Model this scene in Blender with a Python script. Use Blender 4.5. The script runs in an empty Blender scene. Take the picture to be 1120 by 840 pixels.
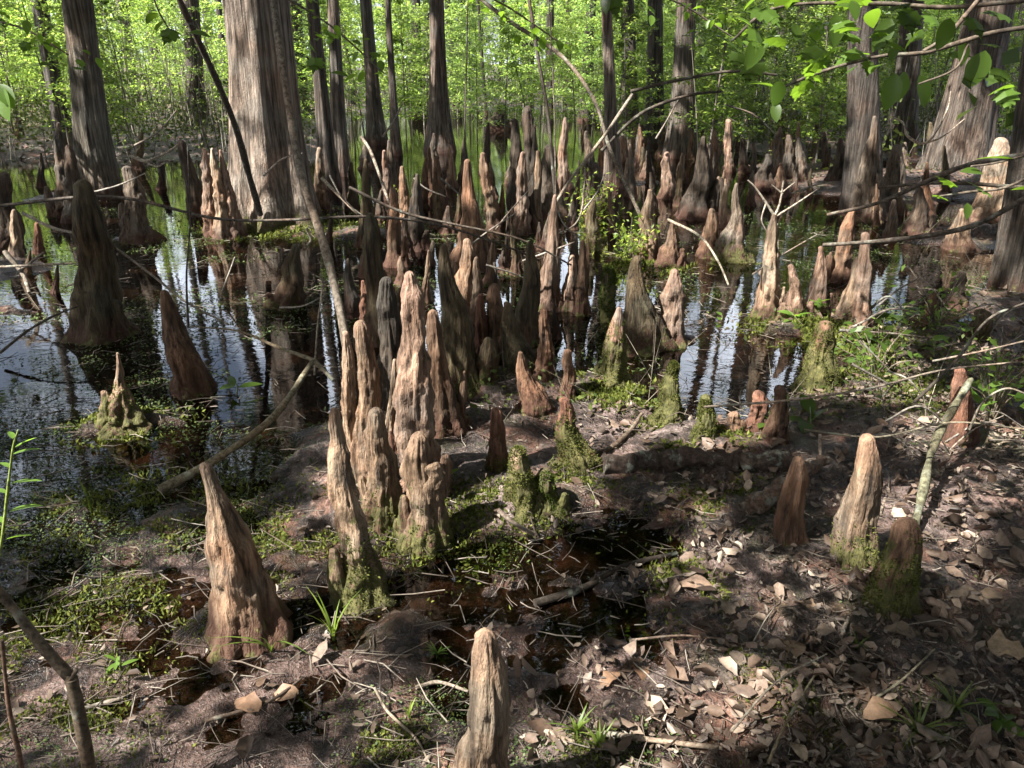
import bpy, math, random
import numpy as np

PI = math.pi
random.seed(11)
rng = np.random.default_rng(11)
sc = bpy.context.scene
COL = sc.collection

# ------------------------------------------------------------------ camera geometry
W0, H0, FPX = 1120.0, 840.0, 846.0
CAM_H, PITCH = 1.6, math.radians(22.5)
CAM = np.array([0.0, 0.0, CAM_H])
FWD = np.array([0.0, math.cos(PITCH), -math.sin(PITCH)])
UPV = np.array([0.0, math.sin(PITCH), math.cos(PITCH)])
RGT = np.array([1.0, 0.0, 0.0])

def ray(px, py):
    return RGT * ((px - W0 / 2) / FPX) + UPV * ((H0 / 2 - py) / FPX) + FWD

def at(px, py, z=0.0):
    d = ray(px, py)
    t = (z - CAM_H) / d[2]
    return CAM + d * t

def inplane(px, py, Y):
    d = ray(px, py)
    return CAM + d * (Y / d[1])

def mpp(p):
    return float(np.dot(np.asarray(p) - CAM, FWD)) / FPX

SUN_EL, SUN_AZ = math.radians(50), math.radians(30)
SUN = np.array([-math.cos(SUN_EL) * math.cos(SUN_AZ), -math.cos(SUN_EL) * math.sin(SUN_AZ), math.sin(SUN_EL)])

# ------------------------------------------------------------------ noise
def _hash(x, y, z, s):
    h = (x.astype(np.uint32) * np.uint32(374761393) + y.astype(np.uint32) * np.uint32(668265263)
         + z.astype(np.uint32) * np.uint32(2246822519) + np.uint32((s * 3266489917) & 0xffffffff))
    h = (h ^ (h >> np.uint32(13))) * np.uint32(1274126177)
    h = h ^ (h >> np.uint32(16))
    return h.astype(np.float64) / 4294967295.0

def vnoise(P, seed=0):
    P = np.asarray(P, float)
    I = np.floor(P).astype(np.int64)
    F = P - I
    F = F * F * (3 - 2 * F)
    r = 0
    for dx in (0, 1):
        wx = F[:, 0] if dx else 1 - F[:, 0]
        for dy in (0, 1):
            wy = F[:, 1] if dy else 1 - F[:, 1]
            for dz in (0, 1):
                wz = F[:, 2] if dz else 1 - F[:, 2]
                r = r + wx * wy * wz * _hash(I[:, 0] + dx, I[:, 1] + dy, I[:, 2] + dz, seed)
    return r * 2 - 1

def fbm(P, seed=0, octv=3):
    a, r = 1.0, 0
    P = np.asarray(P, float)
    for o in range(octv):
        r = r + a * vnoise(P * (2 ** o), seed + o * 17)
        a *= 0.5
    return r

# ------------------------------------------------------------------ mesh helpers
class Geo:
    def __init__(self):
        self.v, self.f, self.n = [], {3: [], 4: [], 5: [], 6: []}, 0
    def add(self, V, F):
        V = np.asarray(V, float).reshape(-1, 3)
        F = np.asarray(F, int)
        self.v.append(V)
        self.f[F.shape[1]].append(F + self.n)
        self.n += len(V)
        return self
    def mesh(self, name, smooth=True):
        me = bpy.data.meshes.new(name)
        V = np.concatenate(self.v) if self.v else np.zeros((0, 3))
        idx, starts, pos = [], [], 0
        for k, L in self.f.items():
            for F in L:
                idx.append(F.ravel())
                starts.append(pos + np.arange(len(F)) * k)
                pos += F.size
        idx = np.concatenate(idx).astype(np.int32)
        starts = np.concatenate(starts).astype(np.int32)
        me.vertices.add(len(V)); me.vertices.foreach_set('co', V.astype(np.float32).ravel())
        me.loops.add(len(idx)); me.loops.foreach_set('vertex_index', idx)
        me.polygons.add(len(starts)); me.polygons.foreach_set('loop_start', starts)
        me.update(calc_edges=True)
        if smooth:
            me.polygons.foreach_set('use_smooth', np.ones(len(starts), bool))
        me.validate()
        return me

def link(name, me, mat, parent=None, loc=(0, 0, 0), color=None):
    o = bpy.data.objects.new(name, me)
    COL.objects.link(o)
    o.location = [float(c) for c in loc]
    if mat and me and not me.materials:
        me.materials.append(mat)
    if parent:
        o.parent = parent
    if color is not None:
        o.color = color
    return o

def tag(o, label=None, cat=None, group=None, kind=None):
    if label: o['label'] = label
    if cat: o['category'] = cat
    if group: o['group'] = group
    if kind: o['kind'] = kind
    return o

def empty(name, loc):
    o = bpy.data.objects.new(name, None)
    COL.objects.link(o)
    o.empty_display_size = 0.1
    o.location = [float(c) for c in loc]
    return o

def grid_faces(nr, ns, closed=True):
    i, j = np.meshgrid(np.arange(nr - 1), np.arange(ns if closed else ns - 1), indexing='ij')
    j2 = (j + 1) % ns
    return np.stack([i * ns + j, i * ns + j2, (i + 1) * ns + j2, (i + 1) * ns + j], -1).reshape(-1, 4)

def smooth_path(pts, n=6):
    P = [np.asarray(p, float) for p in pts]
    if len(P) < 3 or n <= 1:
        return np.array(P)
    P = [2 * P[0] - P[1]] + P + [2 * P[-1] - P[-2]]
    out = []
    for i in range(1, len(P) - 2):
        for k in range(n):
            t = k / n
            a, b, c, d = P[i - 1], P[i], P[i + 1], P[i + 2]
            out.append(0.5 * ((2 * b) + (-a + c) * t + (2 * a - 5 * b + 4 * c - d) * t * t + (-a + 3 * b - 3 * c + d) * t ** 3))
    out.append(P[-2])
    return np.array(out)

def tube(pts, r0, r1, seg=7, n=5, wob=0.0, seed=0):
    P = smooth_path(pts, n)
    m = len(P)
    R = np.linspace(r0, r1, m)
    if wob:
        q = np.c_[np.arange(m) * 0.7, np.zeros(m), np.zeros(m) + seed]
        R = R * (1 + wob * vnoise(q, seed))
    T = np.gradient(P, axis=0)
    T /= np.linalg.norm(T, axis=1)[:, None] + 1e-9
    ref = np.array([0.13, 0.31, 0.94]) if abs(T[:, 2]).mean() < 0.7 else np.array([0.9, 0.4, 0.1])
    A = np.cross(T, ref); A /= np.linalg.norm(A, axis=1)[:, None] + 1e-9
    B = np.cross(T, A)
    th = np.arange(seg) * 2 * PI / seg
    V = P[:, None, :] + R[:, None, None] * (A[:, None, :] * np.cos(th)[None, :, None] + B[:, None, :] * np.sin(th)[None, :, None])
    V = V.reshape(-1, 3)
    F = grid_faces(m, seg)
    g = Geo().add(V, F)
    ends = Geo()
    e0 = np.vstack([V[:seg], P[0] - T[0] * r0 * 0.3]); e1 = np.vstack([V[-seg:], P[-1] + T[-1] * r1 * 0.6])
    fan = np.array([[i, (i + 1) % seg, seg] for i in range(seg)])
    g.add(e0, fan[:, ::-1]); g.add(e1, fan)
    return g

def merge(g, h):
    for V in h.v: g.v.append(V)
    for k in h.f:
        for F in h.f[k]: g.f[k].append(F + g.n)
    g.n += h.n
    return g

def quads_from(C, A, B, droop=None):
    """diamond shaped leaves; C centre, A half length vector, B half width vector"""
    n = len(C)
    Nn = np.cross(A, B); Nn /= np.linalg.norm(Nn, axis=1)[:, None] + 1e-9
    lw = np.linalg.norm(B, axis=1)[:, None]
    V = np.stack([C - A, C + B - A * 0.15 + Nn * lw * 0.25, C + A - Nn * lw * 0.3, C - B - A * 0.15 + Nn * lw * 0.25], 1).reshape(-1, 3)
    F = (np.arange(n)[:, None] * 4 + np.arange(4)[None, :])
    return V, F

def leaves6(C, size, flat=1.5, aspect=0.55, jitter=0.35, curl=0.25):
    """six sided leaves folded along the midrib and curled, for leaves seen close by"""
    n = len(C)
    N = rand_dirs(n, flat); t = rand_dirs(n)
    A = np.cross(N, t); A /= np.linalg.norm(A, axis=1)[:, None] + 1e-9
    B = np.cross(N, A)
    s = (size * (1 + jitter * (rng.random(n) * 2 - 1)))[:, None] * np.ones((n, 1))
    asp = aspect * (0.7 + 0.6 * rng.random(n))[:, None]
    cu = curl * rng.normal(size=n)[:, None]; fo = curl * rng.random(n)[:, None] * 0.8
    def pt(a, b, z): return C + (A * a + B * b * asp + N * z) * s
    V = np.stack([pt(-.5, 0, cu * .5), pt(-.2, .5, fo * .5), pt(.22, .42, fo * .4 - cu * .1), pt(.5, 0.05, cu * .4), pt(.18, -.45, fo * .4 - cu * .1), pt(-.24, -.48, fo * .5)], 1).reshape(-1, 3)
    b = np.arange(n)[:, None] * 6
    return V, np.concatenate([b + np.array([[0, 1, 2, 3]]), b + np.array([[0, 3, 4, 5]])])

def rand_dirs(n, up=0.0):
    v = rng.normal(size=(n, 3)); v[:, 2] += up
    return v / (np.linalg.norm(v, axis=1)[:, None] + 1e-9)

def leaves(C, size, flat=1.5, aspect=0.55, jitter=0.35):
    """scatter leaves at centres C with normals biased up"""
    n = len(C)
    N = rand_dirs(n, flat)
    t = rand_dirs(n)
    A = np.cross(N, t); A /= np.linalg.norm(A, axis=1)[:, None] + 1e-9
    B = np.cross(N, A)
    s = size * (1 + jitter * (rng.random(n) * 2 - 1))
    return quads_from(C, A * s[:, None] * 0.5, B * (s * aspect * 0.5)[:, None])

# ------------------------------------------------------------------ materials
def newmat(name):
    m = bpy.data.materials.new(name); m.use_nodes = True
    nt = m.node_tree; nt.nodes.clear()
    return m, nt

def nd(nt, typ, inputs=None, **props):
    n = nt.nodes.new(typ)
    for k, v in props.items(): setattr(n, k, v)
    for k, v in (inputs or {}).items():
        s = n.inputs[k]
        if hasattr(v, 'is_output') or isinstance(v, bpy.types.NodeSocket): nt.links.new(v, s)
        else: s.default_value = v
    return n

def c4(c): return (c[0], c[1], c[2], 1.0)

def mixc(nt, f, a, b, blend='MIX'):
    n = nt.nodes.new('ShaderNodeMix'); n.data_type = 'RGBA'; n.blend_type = blend
    for i, v in ((0, f), (6, a), (7, b)):
        if isinstance(v, bpy.types.NodeSocket): nt.links.new(v, n.inputs[i])
        else: n.inputs[i].default_value = v if i == 0 else c4(v)
    return n.outputs[2]

def math_(nt, op, a, b=0.0, clamp=False):
    n = nt.nodes.new('ShaderNodeMath'); n.operation = op; n.use_clamp = clamp
    for i, v in ((0, a), (1, b)):
        if isinstance(v, bpy.types.NodeSocket): nt.links.new(v, n.inputs[i])
        else: n.inputs[i].default_value = v
    return n.outputs[0]

def ramp(nt, fac, stops, interp='LINEAR'):
    n = nt.nodes.new('ShaderNodeValToRGB'); cr = n.color_ramp; cr.interpolation = interp
    while len(cr.elements) < len(stops): cr.elements.new(0.5)
    for e, (p, c) in zip(cr.elements, stops):
        e.position = p; e.color = c4(c) if len(c) == 3 else c
    nt.links.new(fac, n.inputs[0])
    return n.outputs[0]

def noise(nt, vec, scale, detail=4, rough=0.6, dist=0.0):
    n = nd(nt, 'ShaderNodeTexNoise', {'Vector': vec, 'Scale': scale, 'Detail': detail, 'Roughness': rough, 'Distortion': dist})
    return n.outputs['Fac']

def sep(nt, v): return nd(nt, 'ShaderNodeSeparateXYZ', {0: v}).outputs

def scaled(nt, vec, s):
    return nd(nt, 'ShaderNodeMapping', {'Vector': vec, 'Scale': s}).outputs[0]

def out(nt, sh, disp=None):
    o = nt.nodes.new('ShaderNodeOutputMaterial'); nt.links.new(sh, o.inputs['Surface'])

def g3(v): return (v, v, v)

def wood_mat(name, cdark, cmid, clight, fib=(26, 26, 3.0), moss=True, bump=0.6, bdist=0.02, rough=0.85, lichen=0.0, wet=True):
    m, nt = newmat(name)
    tc = nd(nt, 'ShaderNodeTexCoord').outputs['Object']
    oi = nd(nt, 'ShaderNodeObjectInfo').outputs
    z = sep(nt, tc)[2]
    off = nd(nt, 'ShaderNodeVectorMath', {0: tc}, operation='ADD')
    rv = nd(nt, 'ShaderNodeCombineXYZ', {0: math_(nt, 'MULTIPLY', oi['Random'], 37.0), 1: math_(nt, 'MULTIPLY', oi['Random'], 11.0), 2: 0.0})
    nt.links.new(rv.outputs[0], off.inputs[1])
    v = off.outputs[0]
    f1 = noise(nt, scaled(nt, v, fib), 1.0, 6, 0.65, 0.35)
    f2 = noise(nt, scaled(nt, v, (fib[0] * 4, fib[1] * 4, fib[2] * 2.5)), 1.0, 3, 0.6, 0.2)
    pat = noise(nt, v, 7.0, 4, 0.6)
    big = noise(nt, v, 2.2, 3, 0.55)
    col = ramp(nt, f1, [(0.34, cdark), (0.48, cmid), (0.66, clight)])
    col = mixc(nt, 0.45, col, ramp(nt, pat, [(0.35, g3(0.55)), (0.62, g3(1.25))]), 'MULTIPLY')
    col = mixc(nt, 0.5, col, ramp(nt, f2, [(0.3, g3(0.5)), (0.6, g3(1.15))]), 'MULTIPLY')
    col = mixc(nt, 0.6, col, ramp(nt, big, [(0.3, (0.75, 0.8, 0.85)), (0.5, (1, 1, 1)), (0.7, (1.2, 0.92, 0.8))]), 'MULTIPLY')
    col = mixc(nt, 1.0, col, oi['Color'], 'MULTIPLY')
    if wet:
        gen = sep(nt, nd(nt, 'ShaderNodeTexCoord').outputs['Generated'])[2]
        tipm = math_(nt, 'MULTIPLY', math_(nt, 'SUBTRACT', math_(nt, 'ADD', gen, math_(nt, 'MULTIPLY', pat, 0.25)), 0.98), 9.0, True)
        col = mixc(nt, math_(nt, 'MULTIPLY', tipm, 0.35 if moss else 0.0), col, mixc(nt, 1.0, (0.40, 0.29, 0.24), oi['Color'], 'MULTIPLY'))
        grey = math_(nt, 'MULTIPLY', math_(nt, 'SUBTRACT', noise(nt, v, 3.6, 5, 0.65), 0.5), 8.0, True)
        col = mixc(nt, math_(nt, 'MULTIPLY', grey, 0.6), col, mixc(nt, 1.0, ramp(nt, f1, [(0.3, g3(0.05)), (0.5, (0.17, 0.16, 0.145)), (0.7, (0.33, 0.32, 0.29))]), oi['Color'], 'MULTIPLY'))
        wl = math_(nt, 'ADD', math_(nt, 'MULTIPLY', z, -7.0), math_(nt, 'ADD', math_(nt, 'MULTIPLY', pat, 2.4), 0.05), True)
        col = mixc(nt, math_(nt, 'MULTIPLY', wl, 0.85), col, (0.055, 0.024, 0.015))
    if moss:
        mh = math_(nt, 'MULTIPLY', oi['Alpha'], 0.6)
        e = math_(nt, 'SUBTRACT', mh, z)
        e = math_(nt, 'ADD', e, math_(nt, 'MULTIPLY', math_(nt, 'SUBTRACT', noise(nt, v, 16.0, 4, 0.7), 0.56), 0.9))
        e = math_(nt, 'MULTIPLY', e, 14.0, True)
        e = math_(nt, 'MULTIPLY', e, math_(nt, 'GREATER_THAN', oi['Alpha'], 0.02))
        mc = ramp(nt, noise(nt, v, 40.0, 3, 0.6), [(0.3, (0.035, 0.04, 0.012)), (0.55, (0.085, 0.085, 0.025)), (0.75, (0.15, 0.14, 0.05))])
        col = mixc(nt, math_(nt, 'MULTIPLY', e, 0.85), col, mc)
    if lichen:
        lm = math_(nt, 'MULTIPLY', math_(nt, 'SUBTRACT', noise(nt, v, 9.0, 5, 0.7), 0.56), 12.0, True)
        col = mixc(nt, math_(nt, 'MULTIPLY', lm, lichen), col, (0.30, 0.33, 0.27))
    hgt = math_(nt, 'ADD', math_(nt, 'MULTIPLY', f1, 1.0), math_(nt, 'MULTIPLY', f2, 0.45))
    hgt = math_(nt, 'ADD', hgt, math_(nt, 'MULTIPLY', noise(nt, v, 55.0, 3, 0.6), 0.25))
    b = nd(nt, 'ShaderNodeBump', {'Strength': bump, 'Distance': bdist, 'Height': hgt})
    p = nd(nt, 'ShaderNodeBsdfPrincipled', {'Base Color': col, 'Roughness': rough, 'Normal': b.outputs[0], 'Specular IOR Level': 0.3})
    out(nt, p.outputs[0])
    return m

M = {}
M['knee'] = wood_mat('knee_bark', (0.036, 0.025, 0.018), (0.225, 0.158, 0.114), (0.43, 0.335, 0.26), fib=(34, 34, 3.6), bump=0.9, bdist=0.022)
M['bark'] = wood_mat('cypress_bark', (0.032, 0.027, 0.022), (0.13, 0.108, 0.09), (0.33, 0.285, 0.245), fib=(30, 30, 1.5), bump=1.0, bdist=0.04)
M['branch'] = wood_mat('dead_wood', (0.06, 0.05, 0.04), (0.16, 0.135, 0.11), (0.30, 0.27, 0.23), fib=(60, 60, 60), moss=False, bump=0.4, bdist=0.004, wet=False, lichen=0.4)

def leaf_mat(name, c1, c2, tr1, tr2, trans=0.45, rough=0.4, spec=0.4):
    m, nt = newmat(name)
    gi = nd(nt, 'ShaderNodeNewGeometry').outputs['Random Per Island']
    oi = nd(nt, 'ShaderNodeObjectInfo').outputs
    col = mixc(nt, 1.0, mixc(nt, gi, c1, c2), oi['Color'], 'MULTIPLY')
    tcl = mixc(nt, 1.0, mixc(nt, gi, tr1, tr2), oi['Color'], 'MULTIPLY')
    p = nd(nt, 'ShaderNodeBsdfPrincipled', {'Base Color': col, 'Roughness': rough, 'Specular IOR Level': spec})
    t = nd(nt, 'ShaderNodeBsdfTranslucent', {'Color': tcl})
    mx = nd(nt, 'ShaderNodeMixShader', {0: trans, 1: p.outputs[0], 2: t.outputs[0]})
    out(nt, mx.outputs[0])
    return m

M['leaf'] = leaf_mat('spring_leaf', (0.05, 0.10, 0.018), (0.10, 0.16, 0.03), (0.26, 0.42, 0.06), (0.52, 0.64, 0.14), 0.55)
M['canopy'] = leaf_mat('canopy_leaf', (0.035, 0.06, 0.014), (0.06, 0.09, 0.02), (0.06, 0.10, 0.015), (0.10, 0.15, 0.025), 0.3)
M['leaf_far'] = leaf_mat('far_leaf', (0.055, 0.10, 0.025), (0.12, 0.17, 0.05), (0.24, 0.38, 0.07), (0.46, 0.58, 0.15), 0.5, 0.6, 0.2)
M['maple'] = leaf_mat('maple_leaf', (0.045, 0.085, 0.018), (0.075, 0.125, 0.022), (0.13, 0.25, 0.02), (0.22, 0.36, 0.03), 0.5, 0.4)
M['moss'] = leaf_mat('moss_green', (0.035, 0.048, 0.010), (0.15, 0.155, 0.04), (0.05, 0.065, 0.012), (0.15, 0.16, 0.03), 0.3, 0.9, 0.1)
M['weed'] = leaf_mat('water_weed', (0.025, 0.045, 0.012), (0.09, 0.12, 0.035), (0.05, 0.08, 0.02), (0.12, 0.16, 0.03), 0.25, 0.6, 0.3)
M['grass'] = leaf_mat('grass_blade', (0.06, 0.11, 0.02), (0.12, 0.17, 0.04), (0.12, 0.2, 0.03), (0.22, 0.3, 0.05), 0.4, 0.45)

def litter_mat(name, stops, rough=0.55, trans=0.15):
    m, nt = newmat(name)
    gi = nd(nt, 'ShaderNodeNewGeometry').outputs['Random Per Island']
    oi = nd(nt, 'ShaderNodeObjectInfo').outputs
    tc = nd(nt, 'ShaderNodeTexCoord').outputs['Object']
    col = ramp(nt, gi, stops)
    col = mixc(nt, 0.6, col, ramp(nt, noise(nt, tc, 70.0, 5, 0.7), [(0.32, g3(0.3)), (0.5, g3(0.9)), (0.68, g3(1.4))]), 'MULTIPLY')
    col = mixc(nt, 1.0, col, oi['Color'], 'MULTIPLY')
    p = nd(nt, 'ShaderNodeBsdfPrincipled', {'Base Color': col, 'Roughness': rough, 'Specular IOR Level': 0.35})
    t = nd(nt, 'ShaderNodeBsdfTranslucent', {'Color': col})
    mx = nd(nt, 'ShaderNodeMixShader', {0: trans, 1: p.outputs[0], 2: t.outputs[0]})
    out(nt, mx.outputs[0])
    return m

M['litter'] = litter_mat('dead_leaf_litter', [(0.0, (0.035, 0.025, 0.018)), (0.3, (0.10, 0.07, 0.05)), (0.6, (0.14, 0.105, 0.08)), (0.88, (0.20, 0.16, 0.125)), (1.0, (0.33, 0.27, 0.21))])
M['twig'] = litter_mat('twig_litter', [(0.0, (0.03, 0.022, 0.016)), (0.5, (0.11, 0.085, 0.065)), (0.85, (0.18, 0.15, 0.12)), (1.0, (0.30, 0.265, 0.215))], 0.7, 0.0)
M['deadleaf'] = litter_mat('big_dead_leaf', [(0.0, (0.30, 0.23, 0.17)), (1.0, (0.30, 0.23, 0.17))], 0.6, 0.2)
M['reed'] = litter_mat('thicket_stem', [(0.0, (0.06, 0.05, 0.04)), (0.5, (0.18, 0.155, 0.12)), (0.8, (0.32, 0.29, 0.22)), (1.0, (0.45, 0.42, 0.33))], 0.8, 0.0)

def ground_mat():
    m, nt = newmat('swamp_mud')
    tc = nd(nt, 'ShaderNodeTexCoord').outputs['Object']
    z = sep(nt, tc)[2]
    n1 = noise(nt, tc, 1.3, 5, 0.6); n2 = noise(nt, tc, 5.0, 5, 0.65); n3 = noise(nt, tc, 26.0, 5, 0.7); n4 = noise(nt, tc, 110.0, 3, 0.7)
    n5 = noise(nt, scaled(nt, tc, (1, 1, 1)), 3.1, 4, 0.6, 0.5)
    col = ramp(nt, n3, [(0.32, (0.016, 0.011, 0.009)), (0.5, (0.058, 0.042, 0.035)), (0.60, (0.16, 0.12, 0.102)), (0.72, (0.36, 0.285, 0.255))])
    rust = math_(nt, 'MULTIPLY', math_(nt, 'SUBTRACT', n2, 0.50), 7.0, True)
    col = mixc(nt, math_(nt, 'MULTIPLY', rust, 0.8), col, ramp(nt, n3, [(0.3, (0.12, 0.052, 0.032)), (0.7, (0.40, 0.21, 0.14))]))
    sun_patch = None                              # sunlit spots painted into the mud as a paler pinkish tone
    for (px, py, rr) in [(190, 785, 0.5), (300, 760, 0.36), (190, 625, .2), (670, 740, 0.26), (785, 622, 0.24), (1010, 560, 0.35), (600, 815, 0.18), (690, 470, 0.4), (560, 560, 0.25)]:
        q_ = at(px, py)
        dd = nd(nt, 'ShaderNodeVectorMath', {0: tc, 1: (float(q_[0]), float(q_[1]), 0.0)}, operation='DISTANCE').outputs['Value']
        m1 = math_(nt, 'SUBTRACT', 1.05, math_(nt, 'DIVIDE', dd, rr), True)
        sun_patch = m1 if sun_patch is None else math_(nt, 'MAXIMUM', sun_patch, m1)
    sun_patch = math_(nt, 'MULTIPLY', math_(nt, 'ADD', sun_patch, math_(nt, 'MULTIPLY', math_(nt, 'SUBTRACT', n2, 0.62), 2.2)), 2.5, True)
    col = mixc(nt, math_(nt, 'MULTIPLY', sun_patch, 0.8), col, ramp(nt, n3, [(0.32, (0.07, 0.048, 0.042)), (0.5, (0.25, 0.185, 0.165)), (0.68, (0.46, 0.37, 0.345))]))
    gr = math_(nt, 'MULTIPLY', math_(nt, 'SUBTRACT', n5, 0.53), 9.0, True)
    col = mixc(nt, math_(nt, 'MULTIPLY', math_(nt, 'MULTIPLY', gr, math_(nt, 'SUBTRACT', 1.0, sun_patch)), 0.55), col, ramp(nt, n4, [(0.3, (0.02, 0.028, 0.008)), (0.7, (0.09, 0.095, 0.03))]))
    col = mixc(nt, 0.6, col, ramp(nt, n4, [(0.35, g3(0.45)), (0.62, g3(1.35))]), 'MULTIPLY')
    dry = math_(nt, 'MULTIPLY', math_(nt, 'SUBTRACT', z, 0.012), 22.0, True)
    col = mixc(nt, dry, mixc(nt, 1.0, col, (0.40, 0.35, 0.32), 'MULTIPLY'), col)
    rg = math_(nt, 'ADD', math_(nt, 'MULTIPLY', dry, 0.35), math_(nt, 'SUBTRACT', math_(nt, 'MULTIPLY', n2, 0.7), 0.12), True)
    rg = math_(nt, 'MINIMUM', math_(nt, 'MAXIMUM', rg, 0.16), 0.6)
    hgt = math_(nt, 'ADD', math_(nt, 'MULTIPLY', n3, 1.0), math_(nt, 'MULTIPLY', n4, 0.5))
    b = nd(nt, 'ShaderNodeBump', {'Strength': 1.0, 'Distance': 0.035, 'Height': hgt})
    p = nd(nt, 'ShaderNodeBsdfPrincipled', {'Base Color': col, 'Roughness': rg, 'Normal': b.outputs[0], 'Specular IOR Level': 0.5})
    out(nt, p.outputs[0])
    return m
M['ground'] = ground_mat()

def water_mat():
    m, nt = newmat('swamp_water')
    tc = nd(nt, 'ShaderNodeTexCoord').outputs['Object']
    w1 = noise(nt, scaled(nt, tc, (1.0, 2.6, 1)), 5.0, 3, 0.55, 0.3)
    w2 = noise(nt, scaled(nt, tc, (1.0, 1.6, 1)), 30.0, 2, 0.5)
    msk = math_(nt, 'MULTIPLY', math_(nt, 'SUBTRACT', noise(nt, tc, 0.7, 2), 0.4), 3.0, True)
    h = math_(nt, 'ADD', w1, math_(nt, 'MULTIPLY', math_(nt, 'MULTIPLY', w2, msk), 0.07))
    b = nd(nt, 'ShaderNodeBump', {'Strength': 0.04, 'Distance': 0.02, 'Height': h})
    fr = nd(nt, 'ShaderNodeFresnel', {'IOR': 1.5, 'Normal': b.outputs[0]})
    gl = nd(nt, 'ShaderNodeBsdfGlossy', {'Color': (1, 1, 1, 1), 'Roughness': 0.02, 'Normal': b.outputs[0]})
    tr = nd(nt, 'ShaderNodeBsdfTransparent', {'Color': (0.42, 0.345, 0.26, 1)})
    mx = nd(nt, 'ShaderNodeMixShader', {0: fr.outputs[0], 1: tr.outputs[0], 2: gl.outputs[0]})
    out(nt, mx.outputs[0])
    return m
M['water'] = water_mat()

# ------------------------------------------------------------------ terrain
SHORE = [(-250, 620), (0, 560), (130, 585), (230, 560), (330, 560), (430, 550), (500, 520), (590, 470), (650, 455), (700, 500), (740, 498), (790, 492),
         (840, 484), (905, 445), (990, 385), (1060, 352), (1120, 330), (1400, 300)]
_sw = np.array([at(*p)[:2] for p in SHORE])
_o = np.argsort(_sw[:, 0]); _sw = _sw[_o]
MOUNDS = [  # px, py, rx, ry (m), height added
    (-60, 300, 1.0, 1.0, 0.30), (20, 340, 0.4, 0.2, 0.22), (100, 358, 0.3, 0.2, 0.16),
    (320, 254, 0.9, 0.35, 0.25), (420, 258, 0.5, 0.3, 0.2), (400, 490, 0.35, 0.4, 0.2), (460, 470, 0.4, 0.4, 0.2),
    (560, 420, 0.4, 0.3, 0.2), (667, 418, 0.22, 0.16, 0.2), (540, 390, 0.4, 0.25, 0.17), (705, 285, 0.4, 0.2, 0.2), (650, 270, 0.3, 0.2, 0.2),
    (650, 450, 0.35, 0.12, 0.17), (735, 372, 0.16, 0.12, 0.2), (697, 378, 0.25, 0.15, 0.18),
    (520, 540, 0.5, 0.2, 0.07), (765, 488, 0.5, 0.10, 0.08), (728, 474, 0.2, 0.1, 0.15), (868, 362, 0.30, 0.2, 0.25), (930, 362, 0.34, 0.26, 0.25), (900, 430, 0.25, 0.16, 0.12),
    (1030, 205, 2.6, 1.2, 0.42), (1095, 262, 1.2, 0.6, 0.34), (1110, 330, 0.7, 0.4, 0.15), (800, 286, 0.2, 0.10, 0.2), (838, 346, 0.14, 0.10, 0.19),
    (135, 464, 0.3, 0.12, 0.2), (880, 185, 2.0, 1.0, 0.28), (565, 248, 0.6, 0.3, 0.17), (700, 200, 0.6, 0.5, 0.2),
    (960, 640, 0.7, 0.5, 0.05), (1000, 500, 0.9, 0.6, 0.05), (1050, 760, 0.7, 0.4, 0.05), (90, 215, 1.2, 0.9, 0.26), (150, 262, .3, .2, .2)]
_mw = [(at(px, py)[:2], rx, ry, h) for px, py, rx, ry, h in MOUNDS]
PUDDLES = [(620, 690, 0.30, 0.16, 0.035), (560, 620, 0.25, 0.15, 0.03), (500, 660, 0.25, 0.12, 0.03), (100, 640, 0.4, 0.25, 0.03), (700, 580, 0.35, 0.2, 0.035), (620, 600, .3, .15, .03), (200, 700, .2, .1, .03)]
_pw = [(at(px, py)[:2], rx, ry, h) for px, py, rx, ry, h in PUDDLES]

def ground_h(x, y):
    x = np.asarray(x, float); y = np.asarray(y, float)
    shp = x.shape
    x = x.ravel(); y = y.ravel()
    P = np.c_[x, y, np.zeros_like(x)]
    ys = np.interp(x, _sw[:, 0], _sw[:, 1]) + 0.18 * vnoise(P * 2.3, 5)
    s = ys - y
    h = np.where(s > 0, 0.015 * np.tanh(np.maximum(s, 0) / 0.35) + 0.02 * np.clip((x - 0.35) / 0.5, 0, 1) * (s > 0), -0.20 * (1 - np.exp(np.minimum(s, 0) / 0.7)))
    wx, wy = x, y
    x = x + 0.16 * fbm(P * 2.6 + 5.1, 51, 2); y = y + 0.12 * fbm(P * 2.6 + 9.3, 52, 2)
    for (c, rx, ry, a) in _mw:
        h = h + a * np.exp(-((x - c[0]) / rx) ** 2 - ((y - c[1]) / ry) ** 2)
    for (c, rx, ry, a) in _pw:
        h = h - a * np.exp(-((x - c[0]) / rx) ** 2 - ((y - c[1]) / ry) ** 2)
    x, y = wx, wy
    h = np.where((h > 0.035) & (y < 7.5), 0.035 + (h - 0.035) * 0.22, h)
    h = h + 0.020 * fbm(P * 3.1, 21, 3) + np.where(y < 7, 0.010 * (0.4 - np.abs(vnoise(P * 8.0, 81))) + 0.005 * fbm(P * 34.0, 83, 2), 0) + np.where(y < 12, 0.012 * fbm(P * 12.0, 33, 3), 0)
    wl = np.clip((y - 13 + 1.5 * vnoise(P * 0.5, 71)) / 3, 0, 1)
    h = h + 0.45 * wl * np.clip((-x - 0.17 * y) / 1.5, 0, 1) + 0.40 * wl * np.clip((x - 0.24 * y) / 1.5, 0, 1)
    h = h + np.clip((y - 27) * 0.05, 0, 0.5) + np.clip((y - 30) * 0.012, 0, 1.2) + np.clip((np.abs(x) - 12 - 0.35 * y) * 0.02, 0, 1.0)
    h = h + np.clip(-(y + 1) * 0.03, 0, 0.6)
    return h.reshape(shp)

def gz(p): return float(ground_h(np.array([p[0]]), np.array([p[1]]))[0])

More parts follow.
